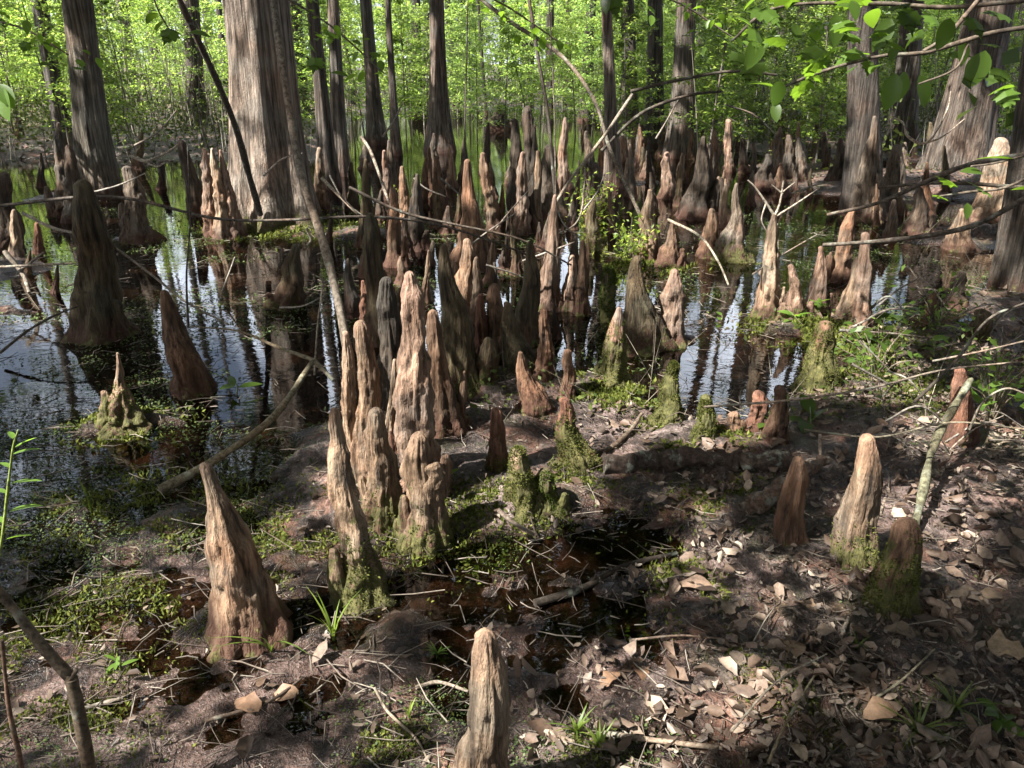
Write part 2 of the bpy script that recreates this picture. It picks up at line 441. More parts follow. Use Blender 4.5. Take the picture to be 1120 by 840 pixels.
nx, ny = 900, 860
u = np.linspace(-math.asinh(260 / 1.2), math.asinh(260 / 1.2), nx)
xs = 1.2 * np.sinh(u)
vv = np.linspace(-math.asinh(40 / 1.2), math.asinh(300 / 1.2), ny)
ysg = 2.2 + 1.2 * np.sinh(vv)
X, Y = np.meshgrid(xs, ysg)
Z = ground_h(X, Y)
g = Geo().add(np.stack([X, Y, Z], -1).reshape(-1, 3), grid_faces(ny, nx, closed=False))
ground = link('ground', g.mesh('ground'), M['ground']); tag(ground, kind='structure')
g = Geo().add([(-70, -6, 0), (70, -6, 0), (70, 42, 0), (-70, 42, 0)], [[0, 1, 2, 3]])
water = link('water', g.mesh('water', False), M['water']); tag(water, kind='structure')

# ------------------------------------------------------------------ knees
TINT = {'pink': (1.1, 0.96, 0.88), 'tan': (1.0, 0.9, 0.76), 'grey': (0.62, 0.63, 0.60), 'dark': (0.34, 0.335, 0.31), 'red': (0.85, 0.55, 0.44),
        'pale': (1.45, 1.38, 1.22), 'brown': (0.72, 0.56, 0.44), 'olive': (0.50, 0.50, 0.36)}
LIT = []       # points chosen to be sunlit; the canopy is cut open toward them

def column(H, tip, widths, seed, seg=40, rings=56, flute=0.16, lump=0.12, sink=0.25, cap=True, fib=0.085, kf=4, wob=0.14, bend=1.0):
    """fluted lumpy tapering column in local coordinates"""
    W = np.asarray(widths, float) / 2
    t = np.linspace(0, 1, rings)
    zz = -sink + (H + sink) * t
    if cap:                                   # crowd the last rings into the rounded tip
        rt = W[-1]
        k = 9
        zz[:-k] = np.linspace(-sink, H - rt * 1.05, rings - k)
        a = np.linspace(0.10, 1.0, k) * PI / 2
        zz[-k:] = H - rt + rt * np.sin(a)
    tt = np.clip(zz / H, 0, 1)
    xs_ = np.linspace(0, 1, len(W))
    fine = np.interp(np.linspace(0, 1, 200), xs_, W)
    ker = np.hanning(2 * int(60 / len(W)) + 3); ker /= ker.sum()
    pad = len(ker) // 2
    fine = np.convolve(np.r_[np.full(pad, fine[0]), fine, np.full(pad, fine[-1])], ker, 'valid')
    R = np.interp(tt, np.linspace(0, 1, 200), fine)
    if cap:
        q_ = np.clip((tt - 0.72) / 0.28, 0, 1); R = R * (1 - 0.30 * q_ * q_)
    R = R * np.where(zz < 0, 1 + np.minimum(-zz * 1.2, 0.35), 1)
    if cap: R = R * (1 + 0.38 * np.exp(-np.clip(zz, 0, None) / (0.9 * W[0])))
    if cap:
        R[-k:] = W[-1] * np.cos(np.linspace(0.10, 1.0, k) * PI / 2) * (R[-k - 1] / W[-1]) + 1e-4
    th = np.arange(seg) * 2 * PI / seg
    r = np.random.default_rng(seed)
    p1, p2, p3 = r.random(3) * 6.28
    tw = r.normal() * 0.6
    T, TH = np.meshgrid(tt, th, indexing='ij'); ZZ = np.repeat(zz[:, None], seg, 1); RR = np.repeat(R[:, None], seg, 1)
    fl = flute * (0.25 + 0.75 * (1 - T) ** 1.3)
    ang = TH + tw * T
    mod = 1 + fl * (0.6 * np.cos(kf * ang + p1) + 0.4 * np.cos((kf + 3) * ang + p2) + 0.25 * np.cos((2 * kf + 3) * ang + p3))
    cx, sx = np.cos(TH), np.sin(TH)
    Rm = float(W.mean())
    q = np.stack([cx * RR / Rm * 1.3, sx * RR / Rm * 1.3, ZZ / Rm * 0.95], -1).reshape(-1, 3) + seed * 7.13
    mod = mod + 1.4 * lump * fbm(q, seed, 3).reshape(T.shape)
    q2 = np.stack([cx * 5, sx * 5, ZZ / Rm * 0.35], -1).reshape(-1, 3) + seed * 3.7
    mod = mod + fib * fbm(q2 * 1.2, seed + 5, 3).reshape(T.shape) * 1.3
    gn = vnoise(np.stack([cx * 3.2, sx * 3.2, ZZ / Rm * 0.22], -1).reshape(-1, 3) + seed * 1.9, seed + 8).reshape(T.shape)
    mod = mod - fib * 1.3 * np.clip(1 - np.abs(gn) / 0.16, 0, 1)
    for b_ in range(int(3 + lump * 45)):
        ta = r.uniform(0.3, 0.97) if b_ % 3 else r.uniform(0.05, 0.5); aa = r.random() * 6.28
        sz_ = r.uniform(0.5, 1.1)
        dth = np.abs((TH - aa + PI) % (2 * PI) - PI)
        amp = r.uniform(-0.12, 0.28) * min(1.0, 0.45 + lump * 3)
        mod = mod + amp * np.exp(-(dth / (0.55 * sz_)) ** 2 - ((ZZ - ta * H) / (Rm * 0.75 * sz_)) ** 2)
    q3 = np.stack([cx * 13, sx * 13, ZZ / Rm * 1.6], -1).reshape(-1, 3) + seed * 2.9
    mod = mod + 0.028 * fbm(q3, seed + 11, 2).reshape(T.shape)
    mod = np.maximum(mod, 0.45)
    a = wob * Rm
    f1_, f2_ = r.uniform(3.5, 8), r.uniform(3.5, 8); am_ = a * r.uniform(0.8, 2.6)
    env = np.minimum(T * 3, 1) * np.clip((1 - T) * 2.5, 0.0, 1)
    bx = tip[0] * T ** bend + am_ * np.sin(T * f1_ + p1) * env
    by = tip[1] * T + am_ * np.sin(T * f2_ + p2) * env
    V = np.stack([bx + cx * RR * mod, by + sx * RR * mod, ZZ], -1)
    g = Geo().add(V.reshape(-1, 3), grid_faces(rings, seg))
    if cap:
        top = V[-1]
        g.add(np.vstack([top, top.mean(0)]), np.array([[i, (i + 1) % seg, seg] for i in range(seg)]))
    return g, V

def moss_tufts(V, amount, hmax, seed, size=0.011, zmin=-0.02):
    """small upright moss shoots scattered over part of a column's surface"""
    r = np.random.default_rng(seed + 99)
    nr, ns, _ = V.shape
    i = r.integers(0, nr - 1, amount * 3); j = r.integers(0, ns, amount * 3)
    P = V[i, j] + (V[i, (j + 1) % ns] - V[i, j]) * r.random((len(i), 1)) + (V[i + 1, j] - V[i, j]) * r.random((len(i), 1))
    nrm = np.cross(V[i, (j + 1) % ns] - V[i, j], V[i + 1, j] - V[i, j]); nrm /= np.linalg.norm(nrm, axis=1)[:, None] + 1e-9
    keep = (P[:, 2] > zmin) & (P[:, 2] < hmax * (0.75 + 0.5 * r.random(len(P)))) & (vnoise(P * 22.0, seed) > -0.25)
    P, nrm = P[keep][:amount], nrm[keep][:amount]
    n = len(P)
    D = nrm + r.normal(size=(n, 3)) * 0.6 + np.array([0, 0, 0.5]); D /= np.linalg.norm(D, axis=1)[:, None]
    S = np.cross(D, r.normal(size=(n, 3))); S /= np.linalg.norm(S, axis=1)[:, None] + 1e-9
    L = size * (0.6 + 0.9 * r.random(n))[:, None]
    return Geo().add(*quads_from(P + D * L * 0.4, D * L * 0.7, S * L * 0.33))

knee_group = 'cypress knees standing in the swamp'
KN = [0]
WS = 0.90
def knee(tx, ty, bx, by, w, tint, moss, label, lit=False, group=knee_group, lobes=(), **kw):
    KN[0] += 1
    seed = KN[0]
    b = at(bx, by, 0.0)
    tp = inplane(tx, ty, b[1])
    s = mpp(b)
    H = tp[2]
    near = b[1] < 4.5
    k_ = WS if near else (0.84 if b[1] < 6.5 else 0.78)
    ws = [a * s * k_ for a in w]
    ws[0] *= 1.05
    rr_ = random.Random(seed * 31 + 7)
    lobes = list(lobes)
    Hpx = H / s
    if w[0] >= 22 and rr_.random() < 0.65:
        for q in range(rr_.choice([1, 1, 2])):
            sd = rr_.choice([-1, 1]); lw0 = w[0] * rr_.uniform(0.3, 0.5)
            lobes.append((sd * w[0] * rr_.uniform(0.22, 0.40), -0.02, Hpx * rr_.uniform(0.18, 0.55), [lw0 * 1.2, lw0, lw0 * 0.75, lw0 * 0.4]))
    opt = dict(seg=56 if near else 34, rings=96 if near else 54)
    opt.update(kw)
    tip = (tp[0] - b[0], float(np.random.default_rng(seed).normal()) * 0.05 * H)
    ge, V = column(H, tip, ws, seed, **opt)
    for (lx, lt, lh, lw) in lobes:          # side lobes grown together with the main cone: px offset, px base width list
        g2, V2 = column(lh * s, (lx * s * 0.4, -0.01), [a * s for a in lw], seed + 500, seg=30, rings=40, sink=0.05)
        off = np.array([tip[0] * lt + lx * s, -0.3 * lw[0] * s * 0.5 * rr_.choice([1, 1, -1]), H * lt])
        for a in g2.v: a += off
        merge(ge, g2)
    c = TINT[tint]
    jr = (0.72 if lit is not False else 0.62) * (0.85 + 0.3 * random.random())  # sunlit knees painted lighter than the others, plus random tone
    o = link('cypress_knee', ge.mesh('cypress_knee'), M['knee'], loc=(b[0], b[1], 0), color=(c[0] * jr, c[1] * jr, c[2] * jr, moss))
    tag(o, label, 'cypress knee', group)
    if moss > 0.15 and b[1] < 8:
        cnt = int(min(7000, 4200 * moss * (1.6 if near else 0.8)))
        mg = moss_tufts(V, cnt, moss * 0.55, seed, size=0.006 if near else 0.010)
        if mg.v and len(mg.v[0]):
            link('moss_patch', mg.mesh('moss_patch', False), M['moss'], parent=o, color=(1, 1, 1, 1) if tint != 'dark' else (0.6, 0.8, 0.5, 1))
    if lit:
        rr = (0.12, 0.3, 0.5, 0.7, 0.88, 1.0) if lit is True else lit
        for t in rr:
            LIT.append((np.array([b[0] + tip[0] * t, b[1], H * t]), 0.06 + ws[0] * 0.2))
    return o

# foreground
knee(531, 692, 530, 905, [72, 70, 66, 56, 46, 42, 39, 35, 25], 'tan', 0.12, 'tan knee with peeling fibrous bark, nearest to camera at bottom centre', True, lump=0.10, flute=0.2)
knee(222, 507, 272, 692, [74, 68, 64, 60, 55, 48, 37, 24, 17, 18], 'tan', 0.12, 'stout brown knee with bent beak-like tip, alone on the left mud', (0.6, 0.75, 0.9, 1.0), lump=0.07, wob=0.08, bend=2.6)
knee(360, 456, 396, 655, [50, 42, 36, 32, 30, 26, 25, 16, 19], 'tan', 0.42, 'leaning knee with a knobbed round head, mossy toward its foot', True, lump=0.16)
knee(459, 470, 462, 590, [54, 48, 42, 36, 31, 20], 'tan', 0.3, 'smooth dome-topped tan knee at the front of the central clump', True, lobes=[(11, 0.55, 26, [22, 20, 14])])
knee(412, 443, 420, 572, [46, 40, 34, 29, 22, 19], 'tan', 0.3, 'blunt cylindrical tan knee just left of the dome-topped one', True, flute=0.2)
knee(446, 300, 466, 548, [54, 46, 44, 42, 38, 38, 32, 29, 27, 15], 'pink', 0.1, 'tallest bumpy tan knee rising sunlit in the central clump', True, lump=0.2)
knee(394, 350, 408, 542, [42, 38, 34, 30, 27, 20, 19], 'tan', 0.15, 'tan knee with bulbous round head behind the cylindrical one', True, lump=0.12)
knee(381, 356, 392, 536, [26, 22, 18, 16, 15, 14, 9], 'pale', 0.1, 'slim pale knee pressed against the bulb-headed knee', True)
knee(543, 444, 543, 523, [24, 23, 20, 17, 14], 'red', 0.22, 'reddish post-like knee with grey cap beside a mossy stub', (0.8, 1.0))
knee(566, 487, 570, 562, [46, 36, 28, 22, 17], 'tan', 0.6, 'short moss-coated knee with bare pinkish tip', True)
knee(617, 434, 634, 517, [46, 40, 30, 22, 18, 14], 'red', 0.5, 'reddish mossy knee leaning left on the mud bank', True)
knee(596, 512, 598, 560, [34, 28, 24, 16], 'dark', 0.5, 'squat dark mossy stub right of the short moss-coated knee', lump=0.2)
knee(738, 398, 728, 472, [36, 32, 20, 20, 13, 14], 'olive', 0.95, 'twisted knee wholly covered in yellow-green moss beside glittering water', True, lump=0.3)
knee(773, 432, 769, 492, [30, 24, 18, 11], 'olive', 0.8, 'dark green mossy cone behind the fallen log', lump=0.15)
knee(804, 449, 792, 487, [30, 22, 16, 13], 'tan', 0.1, 'small knuckle-like tan knee leaning over the fallen log', True, lump=0.2)
knee(852, 420, 848, 492, [32, 26, 23, 14, 13], 'brown', 0.12, 'shaded brown knee with a narrow neck behind the fallen log', lump=0.15)
knee(831, 428, 826, 478, [28, 18, 17, 14], 'red', 0.05, 'knobbly rust-red knee close left of the narrow-necked one', lump=0.25)
knee(873, 498, 862, 600, [38, 32, 28, 23, 17], 'brown', 0.15, 'shaded olive-brown knee standing before the crossed logs', flute=0.12, lump=0.07)
knee(948, 473, 937, 622, [46, 42, 40, 34, 27, 18], 'tan', 0.32, 'straight orange-brown knee with vertical grain on the right litter', (0.35, 0.5, 0.9, 1.0), lump=0.06)
knee(993, 566, 971, 672, [54, 46, 40, 36, 30], 'brown', 0.5, 'broad blunt stump green with moss under the lichened branch', lump=0.08)
knee(1052, 402, 1046, 492, [36, 28, 24, 20, 15], 'red', 0.12, 'rusty split knee among twigs at the right', (0.7, 1.0))
# right hand side
knee(1073, 337, 1067, 378, [24, 23, 21, 17], 'olive', 0.2, 'short round-topped olive knee on the right flat', lump=0.06)
knee(1023, 320, 1010, 363, [24, 18, 13, 9], 'brown', 0.1, 'small leaning knee on the right flat, left of the round-topped one', lump=0.15)
knee(1053, 296, 1046, 335, [28, 16, 12, 9], 'dark', 0.1, 'dark spiky knee in shade near the right edge trunk', lump=0.2)
knee(948, 254, 942, 363, [26, 22, 20, 20, 18, 12, 13], 'pink', 0.1, 'sunlit pink knee with a knobby head on the mossy islet', True, lump=0.12)
knee(934, 279, 925, 358, [28, 24, 20, 12, 8], 'tan', 0.15, 'grainy knee leaning against the pink knobby-headed one', True)
knee(900, 270, 894, 338, [24, 21, 18, 12, 8], 'pink', 0.15, 'light brown tapered knee left end of the sunlit trio', True)
knee(864, 288, 868, 352, [32, 28, 15, 12, 9], 'pink', 0.2, 'small pink knee with swollen base by the twiggy pale knee', True, lump=0.18)
knee(846, 234, 838, 346, [26, 24, 20, 19, 14, 9], 'pale', 0.12, 'pale knee with bare twigs sticking from its crown', True, lump=0.18)
knee(936, 229, 914, 306, [26, 22, 18, 16, 9], 'brown', 0.05, 'split brown knee slanting right behind the sunlit trio', (0.4, 0.7, 1.0))
knee(978, 218, 973, 262, [17, 14, 11, 6], 'grey', 0.0, 'single grey spike in open shaded water at right')
knee(905, 352, 893, 428, [40, 36, 30, 25, 18], 'brown', 0.7, 'dark mossy stump at the foot of the sunlit trio', (0.7, 0.9))
knee(1053, 228, 1050, 273, [32, 26, 18, 8], 'tan', 0.05, 'conical tan knee on the right bank before the grey trunk', True)
knee(1095, 150, 1090, 240, [52, 46, 40, 34, 16], 'pale', 0.02, 'wide pale cone before the buttressed trunks at right edge', (0.5, 0.8, 1.0), lump=0.06)
knee(1119, 152, 1121, 222, [52, 46, 40, 26], 'pink', 0.02, 'fat pinkish knee cut by the right picture edge', True, lump=0.18)
knee(954, 126, 949, 240, [40, 32, 28, 22, 12, 7], 'grey', 0.05, 'tall grey knee with a whitish tip by the shaded trunk', (0.95, 1.0))
knee(983, 158, 973, 232, [36, 28, 24, 12], 'grey', 0.05, 'grey knee right of the tall white-tipped one', (0.7,))
knee(1008, 205, 1003, 258, [30, 24, 18, 10], 'dark', 0.05, 'dark knee at the water edge left of conical tan knee')
# middle
knee(806, 200, 800, 283, [42, 32, 18, 12, 7], 'grey', 0.32, 'swollen-footed knee of a leaning pair in green water', (0.6, 0.9))
knee(778, 227, 776, 280, [28, 22, 18, 9], 'brown', 0.1, 'left and shorter knee of the leaning pair in green water')
knee(710, 206, 709, 282, [32, 28, 21, 14, 7], 'tan', 0.05, 'clean tan cone knee beside the green shrub', True, lump=0.06)
knee(736, 242, 731, 290, [28, 24, 12, 6], 'brown', 0.05, 'small ridged knee right of the clean tan cone', (0.5, 0.9))
knee(738, 294, 733, 374, [32, 29, 26, 23, 12], 'pink', 0.12, 'rough pink knee at the brink of the glittering water', (0.4, 0.6, 0.8, 1.0), lump=0.2)
knee(698, 281, 697, 378, [56, 46, 30, 19, 14], 'olive', 0.2, 'broad olive-grey knee in shade left of the rough pink one', lump=0.06)
knee(665, 291, 666, 350, [20, 19, 17, 13], 'dark', 0.7, 'near-black moss-clad knee with a rounded top', lump=0.08)
knee(677, 335, 667, 418, [32, 28, 24, 16, 8], 'pink', 0.55, 'curved horn-shaped knee with a sunlit pink tip', True)
knee(621, 381, 621, 434, [17, 16, 13, 10], 'brown', 0.1, 'small plain upright knee left of the horn-shaped one', lump=0.06)
knee(637, 262, 637, 343, [18, 14, 11, 7], 'brown', 0.1, 'slim brown knee against the central blue reflection')
knee(626, 279, 623, 338, [20, 17, 12, 8], 'pink', 0.15, 'short pinkish knee right of the tall slender cone', True)
knee(594, 337, 596, 424, [26, 20, 17, 11, 9], 'brown', 0.1, 'narrow knotted knee before the tall slender cone', lump=0.2)
knee(607, 212, 598, 338, [34, 26, 21, 15, 11, 6], 'pink', 0.1, 'tall slender pink cone in the middle, pointed like a lance', True, lump=0.05)
knee(580, 262, 577, 372, [38, 30, 26, 17, 8], 'olive', 0.15, 'grey-green cone left of the tall slender pink one', lump=0.06)
knee(554, 330, 573, 415, [40, 32, 22, 9], 'olive', 0.15, 'sloping olive knee with a sharp tip in the dark middle')
knee(569, 383, 588, 453, [38, 30, 18, 7], 'brown', 0.15, 'low brown knee leaning left in front of the dark middle', (0.9,))
knee(541, 311, 541, 405, [28, 25, 23, 20, 16], 'brown', 0.3, 'blunt flat-topped brown knee with bright green moss foot')
knee(526, 320, 526, 405, [24, 20, 14, 8], 'red', 0.1, 'thin reddish knee left of the blunt flat-topped one')
knee(521, 281, 521, 352, [16, 14, 11, 6], 'tan', 0.0, 'thin grey-tan spike behind the shaded middle knees')
knee(511, 260, 513, 348, [30, 27, 22, 12], 'tan', 0.0, 'two-toned knee lit on one side behind broad shaded cone', (0.5, 0.8))
knee(486, 265, 502, 424, [60, 50, 38, 26, 19, 9], 'olive', 0.3, 'broad shaded grey cone right of the tallest bumpy knee', lump=0.07)
knee(474, 336, 488, 474, [46, 40, 30, 22, 18, 13], 'brown', 0.1, 'brown knee tucked behind the tallest bumpy knee', (0.5, 0.9))
knee(405, 232, 420, 372, [40, 34, 27, 22, 18, 11], 'olive', 0.08, 'tall dark olive knee behind the bulb-headed knee', lump=0.06)
knee(424, 300, 430, 478, [44, 38, 32, 26, 18], 'dark', 0.08, 'thick dark knee in shade inside the central clump', lump=0.1)
knee(431, 394, 424, 505, [12, 10, 8, 6], 'pale', 0.0, 'bone-white broken snag between the central knees', True, lump=0.05)
knee(446, 436, 440, 505, [22, 20, 16, 10], 'red', 0.0, 'small orange knee squeezed in front of the tallest knee', True)
knee(436, 330, 442, 430, [30, 24, 18, 9], 'dark', 0.1, 'dark knee filling the gap left of the tallest one')
knee(380, 283, 384, 345, [24, 18, 10, 5], 'dark', 0.0, 'pointed dark knee behind the thin leaning stem')
knee(397, 306, 401, 352, [14, 12, 9, 6], 'red', 0.0, 'small rust-coloured knee at the foot of the dark olive one', (0.6, 1.0))
# back belt
knee(563, 130, 567, 242, [30, 25, 20, 14, 11], 'dark', 0.0, 'dark tall knee at the rear left of the middle crowd')
knee(577, 116, 581, 252, [32, 26, 22, 18, 15], 'dark', 0.0, 'dark blunt snag topping the middle crowd of knees')
knee(600, 158, 604, 238, [36, 30, 24, 15], 'grey', 0.0, 'thick grey knee at the rear right of the middle crowd')
knee(618, 128, 616, 206, [20, 15, 12, 10, 6], 'pink', 0.0, 'slender pink knee standing just right of the middle crowd', True)
knee(572, 165, 569, 256, [22, 18, 14, 8], 'pink', 0.0, 'light knobby knee within the middle crowd', (0.5, 0.7), lump=0.2)
knee(588, 164, 586, 252, [20, 16, 11, 6], 'tan', 0.0, 'light smooth knee within the middle crowd', (0.4, 0.7))
knee(511, 174, 518, 292, [44, 36, 24, 15, 10], 'brown', 0.0, 'broad-footed dark knee left of the middle crowd', (0.9,), lump=0.08)
knee(528, 166, 542, 252, [18, 16, 15, 14, 9], 'tan', 0.0, 'crooked knobbly knee just right of the broad-footed one', (0.5, 0.8, 1.0), lump=0.25)
knee(477, 170, 481, 228, [20, 16, 12, 6], 'brown', 0.0, 'twig-tangled knee standing alone in far open water')
knee(420, 164, 423, 218, [12, 11, 8, 6], 'pink', 0.0, 'thin pink knee in the left part of the back belt', True)
knee(440, 181, 443, 264, [26, 20, 13, 7], 'tan', 0.0, 'tan knee in the back belt, right of the thin pink one', (0.7, 1.0))
knee(456, 190, 453, 272, [28, 22, 14, 6], 'dark', 0.0, 'dark knee in the back belt with red-brown foot')
knee(399, 174, 405, 302, [22, 17, 12, 7], 'olive', 0.0, 'long shaded knee at the left end of the back belt')
knee(430, 205, 432, 290, [24, 18, 14, 8], 'brown', 0.0, 'brown knee low in the back belt by the vine')
knee(652, 178, 655, 232, [24, 20, 15, 9], 'dark', 0.0, 'dark knee half hidden by the pale green shrub')
knee(686, 172, 688, 207, [16, 12, 8, 4], 'pale', 0.0, 'pale little cone at the foot of the paired trunks', True)
knee(680, 148, 681, 178, [15, 14, 11, 8], 'pink', 0.0, 'pinkish stub against the paired trunks', True)
knee(730, 166, 730, 217, [20, 17, 13, 9], 'pink', 0.0, 'lone pink knee right of the paired trunks', (0.4, 0.7, 1.0))
knee(768, 148, 762, 238, [38, 30, 20, 9], 'dark', 0.0, 'big dark leaning knee in the shaded water')
knee(797, 130, 798, 188, [14, 12, 11, 9], 'pink', 0.0, 'thin pink-brown post standing in far water', True)
knee(853, 139, 850, 192, [20, 16, 12, 7], 'grey', 0.0, 'grey knee on the right-hand back bank', (0.9,))
knee(862, 147, 862, 196, [20, 16, 12, 6], 'grey', 0.0, 'grey pointed knee right beside the other on the back bank', (0.8,))
knee(895, 134, 893, 182, [22, 17, 12, 6], 'dark', 0.0, 'dark knee further right on the back bank')
knee(840, 168, 836, 208, [26, 20, 14, 7], 'dark', 0.0, 'stocky dark knee at the bank foot')
knee(917, 150, 915, 205, [24, 18, 12, 7], 'dark', 0.0, 'dark knee left of the tall white-tipped grey one')
knee(649, 218, 647, 273, [20, 17, 14, 8], 'olive', 0.3, 'mossy knee under the pale green shrub', (0.6,))
# left
knee(61, 134, 72, 236, [24, 22, 18, 14, 12, 5], 'grey', 0.0, 'spindly knobby knee with a pale tip on left bank', (0.75, 1.0), lump=0.25)
knee(75, 158, 84, 242, [26, 20, 16, 9], 'grey', 0.0, 'grey knee right behind the spindly knobby one', lump=0.2)
knee(94, 195, 110, 368, [54, 50, 47, 44, 40, 36, 32, 24], 'olive', 0.12, 'big shaded stump-like knee in the dark left water', lump=0.1, flute=0.22)
knee(139, 181, 154, 264, [34, 30, 26, 22, 13], 'grey', 0.05, 'jagged-topped grey knee at the edge of the blue channel', (0.85, 1.0), lump=0.2)
knee(199, 152, 219, 236, [24, 20, 16, 13], 'dark', 0.0, 'dark slanted snag in the blue channel', lump=0.1)
knee(223, 162, 233, 258, [20, 18, 15, 13, 8], 'pink', 0.0, 'left sunlit knee of three against the great trunk', True, lump=0.22)
knee(234, 161, 246, 260, [20, 17, 14, 11, 6], 'pale', 0.0, 'middle sunlit knee of three against the great trunk', True, lump=0.2)
knee(242, 163, 259, 259, [22, 18, 14, 9, 5], 'pink', 0.0, 'right sunlit knee of three against the great trunk', True, lump=0.2)
knee(177, 318, 213, 428, [38, 36, 32, 26, 18, 12], 'brown', 0.08, 'dark leaning stump standing in the blue channel', lump=0.08)
knee(126, 387, 138, 468, [46, 32, 22, 11, 7, 5], 'tan', 0.35, 'spire-tipped pale knee on a small mossy islet at left', True, lump=0.2)
knee(14, 229, 18, 285, [18, 14, 11, 7], 'pale', 0.0, 'pale leaning knee among debris at left edge', True)
knee(40, 243, 43, 278, [12, 11, 9, 6], 'red', 0.0, 'little reddish stub near the left edge debris', True)
knee(2, 188, 6, 275, [36, 30, 24, 15], 'dark', 0.0, 'dark knee cut off by the left edge')
knee(292, 178, 304, 240, [26, 24, 18, 10], 'olive', 0.4, 'mossy dark knee with a sunlit cap before the great trunk', (1.0,))
knee(322, 268, 313, 335, [32, 28, 22, 14], 'olive', 0.15, 'shaded stump knee in water below the great trunk')
knee(348, 161, 352, 232, [20, 15, 11, 7], 'tan', 0.0, 'crooked pale knee right of the great trunk', (0.7, 1.0), lump=0.25)
knee(176, 176, 176, 207, [10, 9, 9, 8], 'dark', 0.0, 'short dark post in the far blue channel')
# filler knees of the far crowd
fr = random.Random(5)
fill_spots = [(int(690 + (i * 83) % 330), int(158 + (i * 47) % 92)) for i in range(46)] + [(int(400 + (i * 61) % 260), int(185 + (i * 43) % 120)) for i in range(20)] + [(470, 215), (495, 205), (690, 215), (742, 225), (780, 200), (826, 205), (855, 215), (885, 215), (925, 180), (950, 175), (810, 160), (835, 150), (755, 150), (640, 150), (660, 240), (625, 250), (590, 270), (565, 300), (535, 310), (480, 250), (450, 240), (425, 255), (395, 270), (1000, 175), (1020, 190), (905, 165), (870, 180), (540, 215), (630, 225), (645, 190), (700, 180), (715, 235), (745, 200), (790, 210), (815, 190), (845, 180), (870, 210),
              (905, 190), (930, 200), (990, 190), (385, 230), (415, 240), (360, 265), (500, 250), (555, 290), (610, 265), (670, 255), (120, 215), (45, 205),
              (20, 165), (150, 185), (545, 345), (610, 370), (600, 300), (550, 250), (1035, 215), (960, 215), (820, 225), (755, 175), (640, 310), (465, 330),
              (470, 290), (440, 310), (500, 320), (870, 165), (780, 165), (660, 160), (705, 165), (1015, 235), (30, 300), (60, 320), (560, 200), (530, 190), (725, 170)]
for (bx, by) in fill_spots:
    hgt = fr.uniform(26, 60) * (0.75 if by < 190 else 1.0)
    w = fr.uniform(8, 18)
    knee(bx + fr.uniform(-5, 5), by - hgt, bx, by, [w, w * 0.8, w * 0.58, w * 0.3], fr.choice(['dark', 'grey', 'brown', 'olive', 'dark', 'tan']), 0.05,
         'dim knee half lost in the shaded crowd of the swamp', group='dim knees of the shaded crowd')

# ------------------------------------------------------------------ leaf sprays, crowns
def spray_foliage(h, nb, per, lsize, zlo=0.25, spread=1.1, seedv=0):
    g = Geo(); st = Geo()
    r = np.random.default_rng(seedv)
    lean = r.normal(size=2) * 0.08 * h
    stem = [np.array([0, 0, -0.2]), np.array([lean[0] * 0.2, lean[1] * 0.2, h * 0.3]), np.array([lean[0] * 0.6 + r.normal() * 0.05, lean[1] * 0.6, h * 0.65]), np.array([lean[0], lean[1], h])]
    merge(st, tube(stem, 0.022 * h / 4 + 0.008, 0.006, 6))
    C = []
    for k in range(nb):
        t = zlo + (1 - zlo) * (k + r.random()) / nb
        base = np.array([lean[0] * t, lean[1] * t, h * t])
        a = r.random() * 6.28
        L = spread * (0.5 + 0.7 * r.random()) * (1.15 - 0.7 * t)
        d = np.array([math.cos(a), math.sin(a), 0.15 + 0.35 * r.random()])
        e = base + d * L
        mid = base + d * L * 0.5 + np.array([0, 0, 0.06 * L])
        e[2] -= 0.12 * L
        merge(st, tube([base, mid, e], 0.008, 0.003, 4, 3))
        lat = np.array([-math.sin(a), math.cos(a), 0])
        s = r.random(per) ** 0.7
        P = base + (e - base) * s[:, None] + lat * (r.normal(size=per) * 0.22 * L * (0.4 + 0.8 * s))[:, None]
        P[:, 2] += r.normal(size=per) * 0.05 + 0.05 * L
        C.append(P)
    g.add(*leaves(np.concatenate(C), lsize, 2.0, 0.62))
    return st, g

SAP = []
for i in range(6):
    st, fo = spray_foliage(4.8, 34, 62, 0.10, 0.12, 1.35, i + 50)
    SAP.append((st.mesh('stem'), fo.mesh('foliage', False)))
for s, f in SAP: s.materials.append(M['branch']); f.materials.append(M['leaf'])

def sapling(x, y, sc_, variant, label, group=None, rot=0.0, tint=(1, 1, 1, 1)):
    o = empty('leafy_sapling', (x, y, gz((x, y))))
    o.scale = (sc_, sc_, sc_); o.rotation_euler = (0, 0, rot)
    link('stem', SAP[variant][0], None, o, color=(0.7, 0.7, 0.7, 0))
    link('foliage', SAP[variant][1], None, o, color=tint)
    tag(o, label, 'sapling', group)
    return o

def crown_geo(rad, nclump, per, lsize, seedv, flat=0.6):
    r = np.random.default_rng(seedv)
    c = r.normal(size=(nclump, 3)); c /= np.linalg.norm(c, axis=1)[:, None]
    c *= (rad * r.random((nclump, 1)) ** 0.5); c[:, 2] *= flat
    P = np.repeat(c, per, 0) + r.normal(size=(nclump * per, 3)) * np.array([0.32, 0.32, 0.16]) * rad * 0.34
    g = Geo(); g.add(*leaves(P, lsize, 1.0, 0.65))
    return g
CROWN = [crown_geo(2.8, 34, 44, 0.16, 70 + i).mesh('crown', False) for i in range(4)]
for c in CROWN: c.materials.append(M['canopy'])

